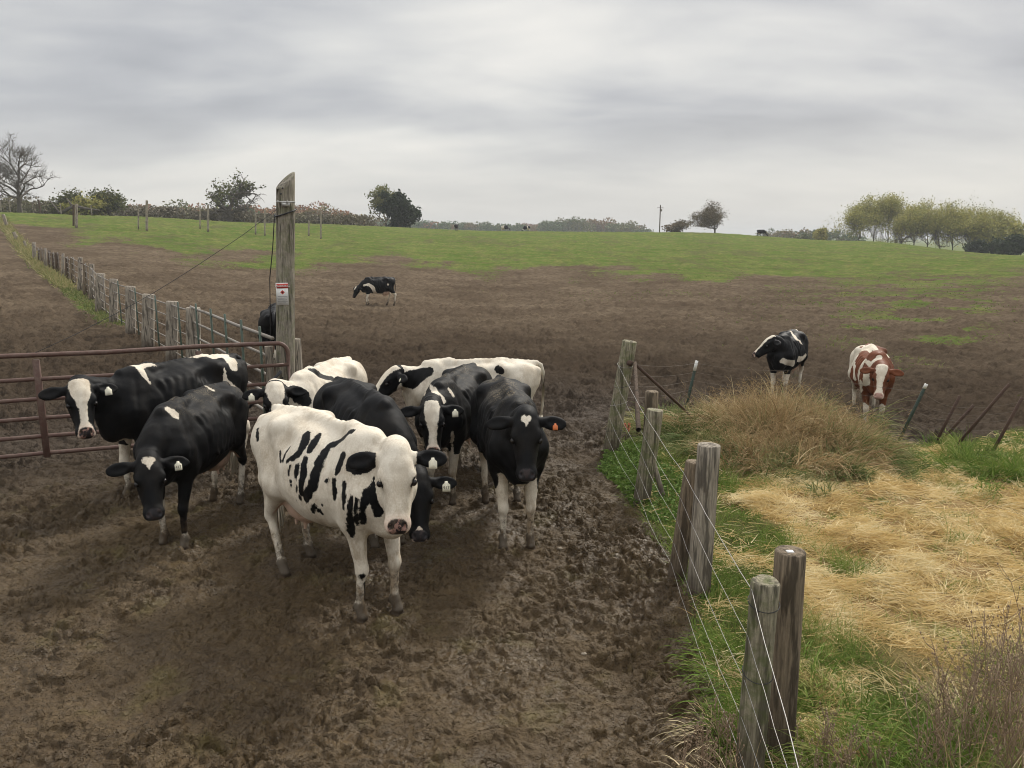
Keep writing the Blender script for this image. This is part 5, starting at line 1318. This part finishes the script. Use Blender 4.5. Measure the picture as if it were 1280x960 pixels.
def woods(name, label, line, mats, seed, kind="stuff", leaf=.6, per=260):
    """a far wood: line of (px, distance, height m, width m, hue 0..1)"""
    r = rs(seed); C = []; H_ = []
    for px, d, h, w, hue in line:
        b = A(px, d); n = int(per * h * w / 60) + 30
        # several overlapping crown lobes
        lob = [(r.normal(0, w * .22), r.normal(0, w * .2), h * r.uniform(.35, .78), r.uniform(.25, .45) * w) for _ in range(5)]
        k = r.randint(0, 5, n); L = np.array(lob)[k]; dirs = r.normal(0, 1, (n, 3)); dirs /= np.linalg.norm(dirs, axis=1, keepdims=True)
        rad = L[:, 3:4] * r.uniform(.55, 1.05, (n, 1)); P = L[:, :3] + dirs * rad * [1, 1, .75]; P[:, 2] = np.clip(P[:, 2], .1, h * 1.08)
        C.append(P + b); H_.append(np.clip(hue + r.normal(0, .10) + r.normal(0, .06, n), 0, 1))
    C = np.vstack(C); V, Q = leaf_quads(C, leaf, seed)
    o = mesh_np(name, V, Q, mats, None, False, attrs=dict(rnd=np.repeat(np.concatenate(H_), 4))); tag(o, label, None, None, kind); return o

def background():
    global BARK
    m, t = new_mat("tree_bark"); co = t.n("ShaderNodeTexCoord").outputs["Object"]
    BARK = finish(m, t, t.mix(t.noise(co, 2, 5, .7), (.055, .045, .036), (.13, .11, .09)), .9)
    LG = leaf_material("olive_autumn_leaves", [(.16, .17, .045), (.25, .24, .06), (.34, .30, .08), (.42, .34, .10)])
    LD = leaf_material("dark_evergreen_leaves", [(.018, .028, .014), (.03, .045, .02), (.05, .065, .028)])
    LO = leaf_material("oak_leaves", [(.06, .07, .028), (.10, .11, .04), (.14, .13, .05)])
    LW = leaf_material("mixed_wood_leaves", [(.035, .085, .025), (.075, .12, .03), (.14, .13, .035), (.22, .12, .045), (.28, .11, .05), (.30, .26, .05)], .1)
    LAS = leaf_material('pale_ash_leaves', [(.10, .12, .045), (.16, .16, .06), (.21, .19, .075)], .3)
    LR = leaf_material('row_tree_leaves', [(.18, .19, .06), (.27, .27, .08), (.36, .33, .10), (.44, .38, .12)], .3)
    LBR = leaf_material('brown_olive_leaves', [(.09, .075, .045), (.13, .105, .06), (.17, .12, .07)])
    LB = leaf_material("thicket_twigs", [(.10, .09, .065), (.14, .12, .085), (.17, .15, .10), (.14, .145, .06)], .1)
    tree("bare_tree", "tall leafless tree at the far left edge behind the hedge", A(29, 150), 3, 13.0, 13.5, None, levels=6, bare=True, minr=.03, trunk_r=.32, up=.30, wig=.2)
    def keep_oak(tp, r): return (tp[:, 2] > 3.2) & ((r.rand(len(tp)) < .80) & ((tp[:, 0] < 2.0) | (tp[:, 2] > 6.0)))
    tree("oak_tree", "spreading oak with sparse leaves and bare lower right limbs on the left skyline", A(288, 158), 11, 9.4, 13.0, LO, leaf=.24, nleaf=4, levels=5, trunk_r=.5, minr=.05, cloud=.35, up=.12, keep=keep_oak, trunk_f=.16, wig=.28)
    tree("ash_tree", "pale yellow green half of the tree pair on the central skyline", A(483, 182), 21, 9.4, 8.0, LAS, leaf=.26, nleaf=10, levels=5, minr=.03, cloud=.45, up=.6, trunk_f=.12)
    tree("dark_bushy_tree", "dark bushy half of the tree pair on the central skyline", A(500, 180), 22, 7.6, 7.6, LD, leaf=.34, nleaf=18, levels=5, minr=.03, cloud=.5, up=.4, trunk_f=.08)
    tree("round_tree", "round half bare tree standing alone right of centre on the skyline", A(893, 205), 31, 8.0, 11.0, LBR, leaf=.17, nleaf=9, levels=5, minr=.04, cloud=.5, up=.35, trunk_f=.14)
    tree("low_bush", "low reddish bush left of the lone round tree", A(848, 215), 32, 3.4, 8.0, LBR, leaf=.3, nleaf=6, levels=4, minr=.04, cloud=.5, up=.3, trunk_f=.08)
    xs = [(1073, 11.5, 9, 0), (1092, 12.3, 9, 1), (1110, 11.5, 8, 2), (1127, 10.5, 8, 3), (1143, 10.8, 8, 4), (1160, 11, 8, 5), (1176, 11.5, 8, 6), (1192, 12.4, 9, 7), (1208, 12.6, 9, 8), (1222, 12.2, 8, 9), (1237, 10.8, 8, 10), (1252, 9.8, 7, 11)]
    lab = ["leftmost and darkest tree of the row on the right skyline", "second tree of the right row, tall with a dense olive top", "third tree of the right row, sloping down from the first hump", "fourth tree of the right row, lower crown in the saddle", "fifth tree of the right row, thin crown in the saddle", "sixth tree of the right row, pale crown over slender trunk", "seventh tree of the right row, rising to the second hump", "eighth tree of the right row, left side of the second hump", "ninth tree of the right row, highest of the second hump", "tenth tree of the right row, right side of the second hump", "eleventh tree of the right row, yellowest crown", "twelfth tree of the right row, short and yellow, next to the dark shrubs"]
    for px, h, w, i in xs:
        tree("row_tree", lab[i], A(px, 215 + (i % 3) * 4), 41 + i, h * (.84 + .12 * ((i * 7) % 3)), w + 3 - (i * 5) % 3, LR, leaf=.19, nleaf=11, levels=5, minr=.03, cloud=.75, up=1.0, trunk_f=.05, wig=.3, trunk_r=.13, group="tree row on the right skyline", keep=lambda tp, r: (r.rand(len(tp)) < np.clip((tp[:, 2] - 1.5) / 6, .22, 1)))
    tree("grey_shrub", "tall grey green shrub closing the row at the right edge", A(1274, 205), 61, 8.0, 8, LR, leaf=.3, nleaf=7, levels=4, minr=.04, cloud=.6, up=.5)
    for i, (px, d, h, w, lb) in enumerate(((1222, 200, 2.6, 3.6, "small dark round shrub below the right tree row"), (1250, 195, 3.4, 5, "wide dark shrub at the foot of the right tree row"), (1268, 190, 4.2, 6, "largest dark shrub below the grey shrub at the right edge"), (1025, 260, 4.2, 5.5, "yellowish bush on the skyline left of the tree row"), (1003, 300, 3.6, 5.5, "grey green bush left of the yellowish one"))):
        tree("shrub", lb, A(px, d, .0), 70 + i, h, w, (LD, LD, LD, LG, LO)[i], leaf=.3, nleaf=14, levels=4, minr=.03, cloud=.4, up=.3, trunk_f=.06)
    # small leafless and half-leafed trees in the hedge on the left
    for i, (px, h, w, lb, mt_) in enumerate(((88, 4.2, 6, "ragged hedge tree with ivy left of the pair of field poles", LO), (140, 4.8, 5, "twiggy upright bush on the left skyline between poles", LO), (112, 3.2, 7, "low yellow green bush behind the pair of field poles", LR))):
        tree("hedge_tree", lb, A(px, 152), 80 + i, h, w, mt_, leaf=.22, nleaf=3 + 3 * (i == 2), levels=5, minr=.045, cloud=.5, up=.3, trunk_f=.1)
    r = rs(4); line = []
    for px in np.arange(-140, 470, 5): line.append((px + r.normal(0, 2), 165 + r.uniform(-4, 6), r.uniform(1.2, 2.2) * (1.35 if px < 60 else 1), 5.5, r.uniform(.1, .75) if px > 60 else r.uniform(.3, 1)))
    woods("hedgerow_thicket", "brown tangled hedge behind the green field on the left", line, LB, 5, leaf=.28, per=900)
    line = []
    for px in np.arange(60, 440, 6):
        d = r.uniform(330, 380); line.append((px, d, 7.0 + r.uniform(0, 3) + (3.5 if 350 < px < 400 else 0) + (1.5 if px > 200 else 0), 13, r.uniform(.45, .85)))
    woods("autumn_wood", "russet and grey autumn wood beyond the left field", line, LW, 6, leaf=.6, per=380)
    line = []
    for px in np.arange(420, 812, 5):
        d = r.uniform(560, 640); h = 8.5 + r.uniform(-1, 3) - (px > 600) * 0 + (3 if 690 < px < 790 else 0); line.append((px, d, h * smooth(815, 790, px), 15, r.choice([.05, .15, .25, .35, .6])))
    woods("distant_wood", "dark green distant woods along the central horizon", line, LW, 7, leaf=.8, per=320)
    line = [(px, 420 + r.uniform(0, 20), 7 + r.uniform(0, 2), 9, .3) for px in np.arange(960, 1075, 9)]
    woods("far_wood_right", "thin grey wood behind the hill left of the tree row", line, LW, 8, leaf=.6)
    woods("yellow_willow_clump", "yellow green clump in front of the distant woods left of the tree pair", [(440, 300, 6.0, 8, 1.0), (446, 300, 7, 8, 1.0), (453, 302, 5.6, 7, .95)], LW, 9, leaf=.5, per=700)
    # fallen log in the hedge
    b = A(78, 146); mb = MB(); mb.tube([(0, 0, .2), (2.4, 0, 1.4), (4.2, .3, 1.0), (6.2, .6, .7)], [.28, .26, .2, .12], 7); mb.tube([(2.2, 0, 1.3), (1.2, .4, 2.6)], [.2, .08], 6); mb.tube([(0, 0, .2), (-1.5, .3, 2.3)], [.2, .09], 6)
    tag(mb.build("fallen_tree", BARK, loc=tuple(b)), "dark fallen tree lying in the hedge left of the field poles", "fallen tree")
    # utility pole on the skyline
    b = A(824, 225); o = post("power_pole", "thin power pole on the skyline right of centre", b, b + np.array([0, 0, 8.0]), .16, W_DARK, 95, cat="pole")
    mb = MB(); mb.box((0, 0, 7.2), (1.8, .12, .12)); mb.build("crossarm", W_DARK, o)
    mb = MB(); mb.tube([(.35, 0, 6.2), (.35, 0, 6.9)], .2, 8); mb.build("transformer", MT_SILVER, o)
    # line fence at the back of the field
    for i, px in enumerate((2, 6, 17, 54, 80, 118)):
        b = A(px, 143); post("hedge_fence_post", f"{['thin pale', 'thin pale', 'thin pale', 'dark stout', 'thin grey', 'thin grey'][i]} post before the hedge, number {i + 1} from the left edge", b, b + np.array([0, 0, 1.7 if i != 3 else 2.2]), .07 if i != 3 else .14, W_DARK if i == 3 else W_GREY, 120 + i, group="posts before the hedge")


    # the air itself
    m, t = new_mat("haze_air"); o = t.n("ShaderNodeOutputMaterial"); v = t.n("ShaderNodeVolumePrincipled")
    v.inputs["Color"].default_value = (.86, .88, .90, 1); v.inputs["Density"].default_value = .00042; t.l(v.outputs[0], o.inputs["Volume"])
    mb = MB(); mb.box((0, 0, 6), (6600, 6600, 48)); h = mb.build("haze", m, None, False); tag(h, kind="stuff")
import time as _t; _t0 = _t.time()
herd(); print("herd", _t.time() - _t0)
make_ground(); print("ground", _t.time() - _t0)
for fn in ("fences", "vegetation", "background"):
    if fn in globals(): globals()[fn](); print(fn, _t.time() - _t0)
# ------------------------------------------------------------------ light, sky, camera
def make_world():
    w = bpy.data.worlds.new("World"); sc.world = w; w.use_nodes = True
    t = NT(w.node_tree)
    g = t.n("ShaderNodeTexCoord").outputs["Generated"]
    sp = t.n("ShaderNodeSeparateXYZ"); t.l(g, sp.inputs[0]); z = sp.outputs["Z"]
    sky = t.n("ShaderNodeTexSky"); sky.sky_type = 'NISHITA'; sky.sun_disc = False
    sky.sun_elevation = math.radians(SUN_EL); sky.sun_rotation = math.radians(SUN_ROT); sky.air_density = 1.0; sky.dust_density = 3.0
    zz = t.math('ADD', t.math('MAXIMUM', z, 0), .22)
    cx = t.math('DIVIDE', sp.outputs["X"], zz); cy = t.math('DIVIDE', sp.outputs["Y"], zz)
    cv = t.n("ShaderNodeCombineXYZ"); t.l(cx, cv.inputs[0]); t.l(cy, cv.inputs[1])
    mp = t.n("ShaderNodeMapping"); mp.inputs["Rotation"].default_value = (0, 0, math.radians(-24)); mp.inputs["Scale"].default_value = (.55, .95, 1); mp.inputs["Location"].default_value = (3.1, 1.7, 0)
    t.l(cv.outputs[0], mp.inputs["Vector"]); v = mp.outputs[0]
    a = t.noise(v, .9, 4, .5, .3); b = t.noise(v, 3.0, 5, .5, .25)
    c = t.math('ADD', t.math('MULTIPLY', a, .70), t.math('MULTIPLY', b, .30))
    cl = t.ramp(c, [(.35, (.180, .186, .199)), (.45, (.240, .245, .255)), (.53, (.310, .311, .309)), (.64, (.400, .392, .372))])
    # smooth veil near the horizon
    hz = t.mr(z, .0, .16, 1, 0, True)
    veil = t.mix(t.noise(v, .25, 2, .5), (.330, .325, .309), (.368, .359, .331))
    cl = t.mix(t.math('MULTIPLY', hz, .80), cl, veil)
    # an overcast dome is brighter overhead
    up = t.mr(z, .30, .95, 1.0, 2.9, True)
    mul = t.n("ShaderNodeVectorMath", operation='SCALE'); t.l(cl, mul.inputs[0]); t.l(up, mul.inputs["Scale"])
    b1 = t.n("ShaderNodeBackground"); t.l(sky.outputs[0], b1.inputs[0]); b1.inputs[1].default_value = .05
    b2 = t.n("ShaderNodeBackground"); t.l(mul.outputs[0], b2.inputs[0]); b2.inputs[1].default_value = 1.0
    mx = t.n("ShaderNodeMixShader"); mx.inputs[0].default_value = .94
    t.l(b1.outputs[0], mx.inputs[1]); t.l(b2.outputs[0], mx.inputs[2])
    o = t.n("ShaderNodeOutputWorld"); t.l(mx.outputs[0], o.inputs[0])

SUN_EL, SUN_ROT = 42, 30        # soft sun behind the clouds, ahead and to the right
make_world()
s = bpy.data.lights.new("sun", 'SUN'); s.energy = 1.5; s.angle = math.radians(10); s.color = (1, .95, .86)
so = bpy.data.objects.new("sun", s); link(so)
_e, _r = math.radians(SUN_EL), math.radians(SUN_ROT)
so.rotation_euler = Vector((math.sin(_r) * math.cos(_e), math.cos(_r) * math.cos(_e), math.sin(_e))).to_track_quat('Z', 'Y').to_euler()
cam = bpy.data.cameras.new("camera"); cob = bpy.data.objects.new("camera", cam); link(cob)
cam.sensor_width = 36; cam.lens = 36 * F / 1280; cam.clip_start = .05; cam.clip_end = 8000
cob.location = (0, 0, CZ); cob.rotation_euler = (math.pi / 2 - PITCH, 0, 0)
sc.camera = cob
sc.view_settings.view_transform = 'Standard'; sc.view_settings.look = 'None'; sc.view_settings.gamma = 1; sc.view_settings.exposure = 1.15
try: sc.view_settings.use_curve_mapping = False
except Exception: pass
sc.cycles.max_bounces = 4; sc.cycles.diffuse_bounces = 2; sc.cycles.glossy_bounces = 2; sc.cycles.transparent_max_bounces = 8
sc.cycles.use_denoising = True
sc.cycles.pixel_filter_type = 'BLACKMAN_HARRIS'; sc.cycles.filter_width = 1.0
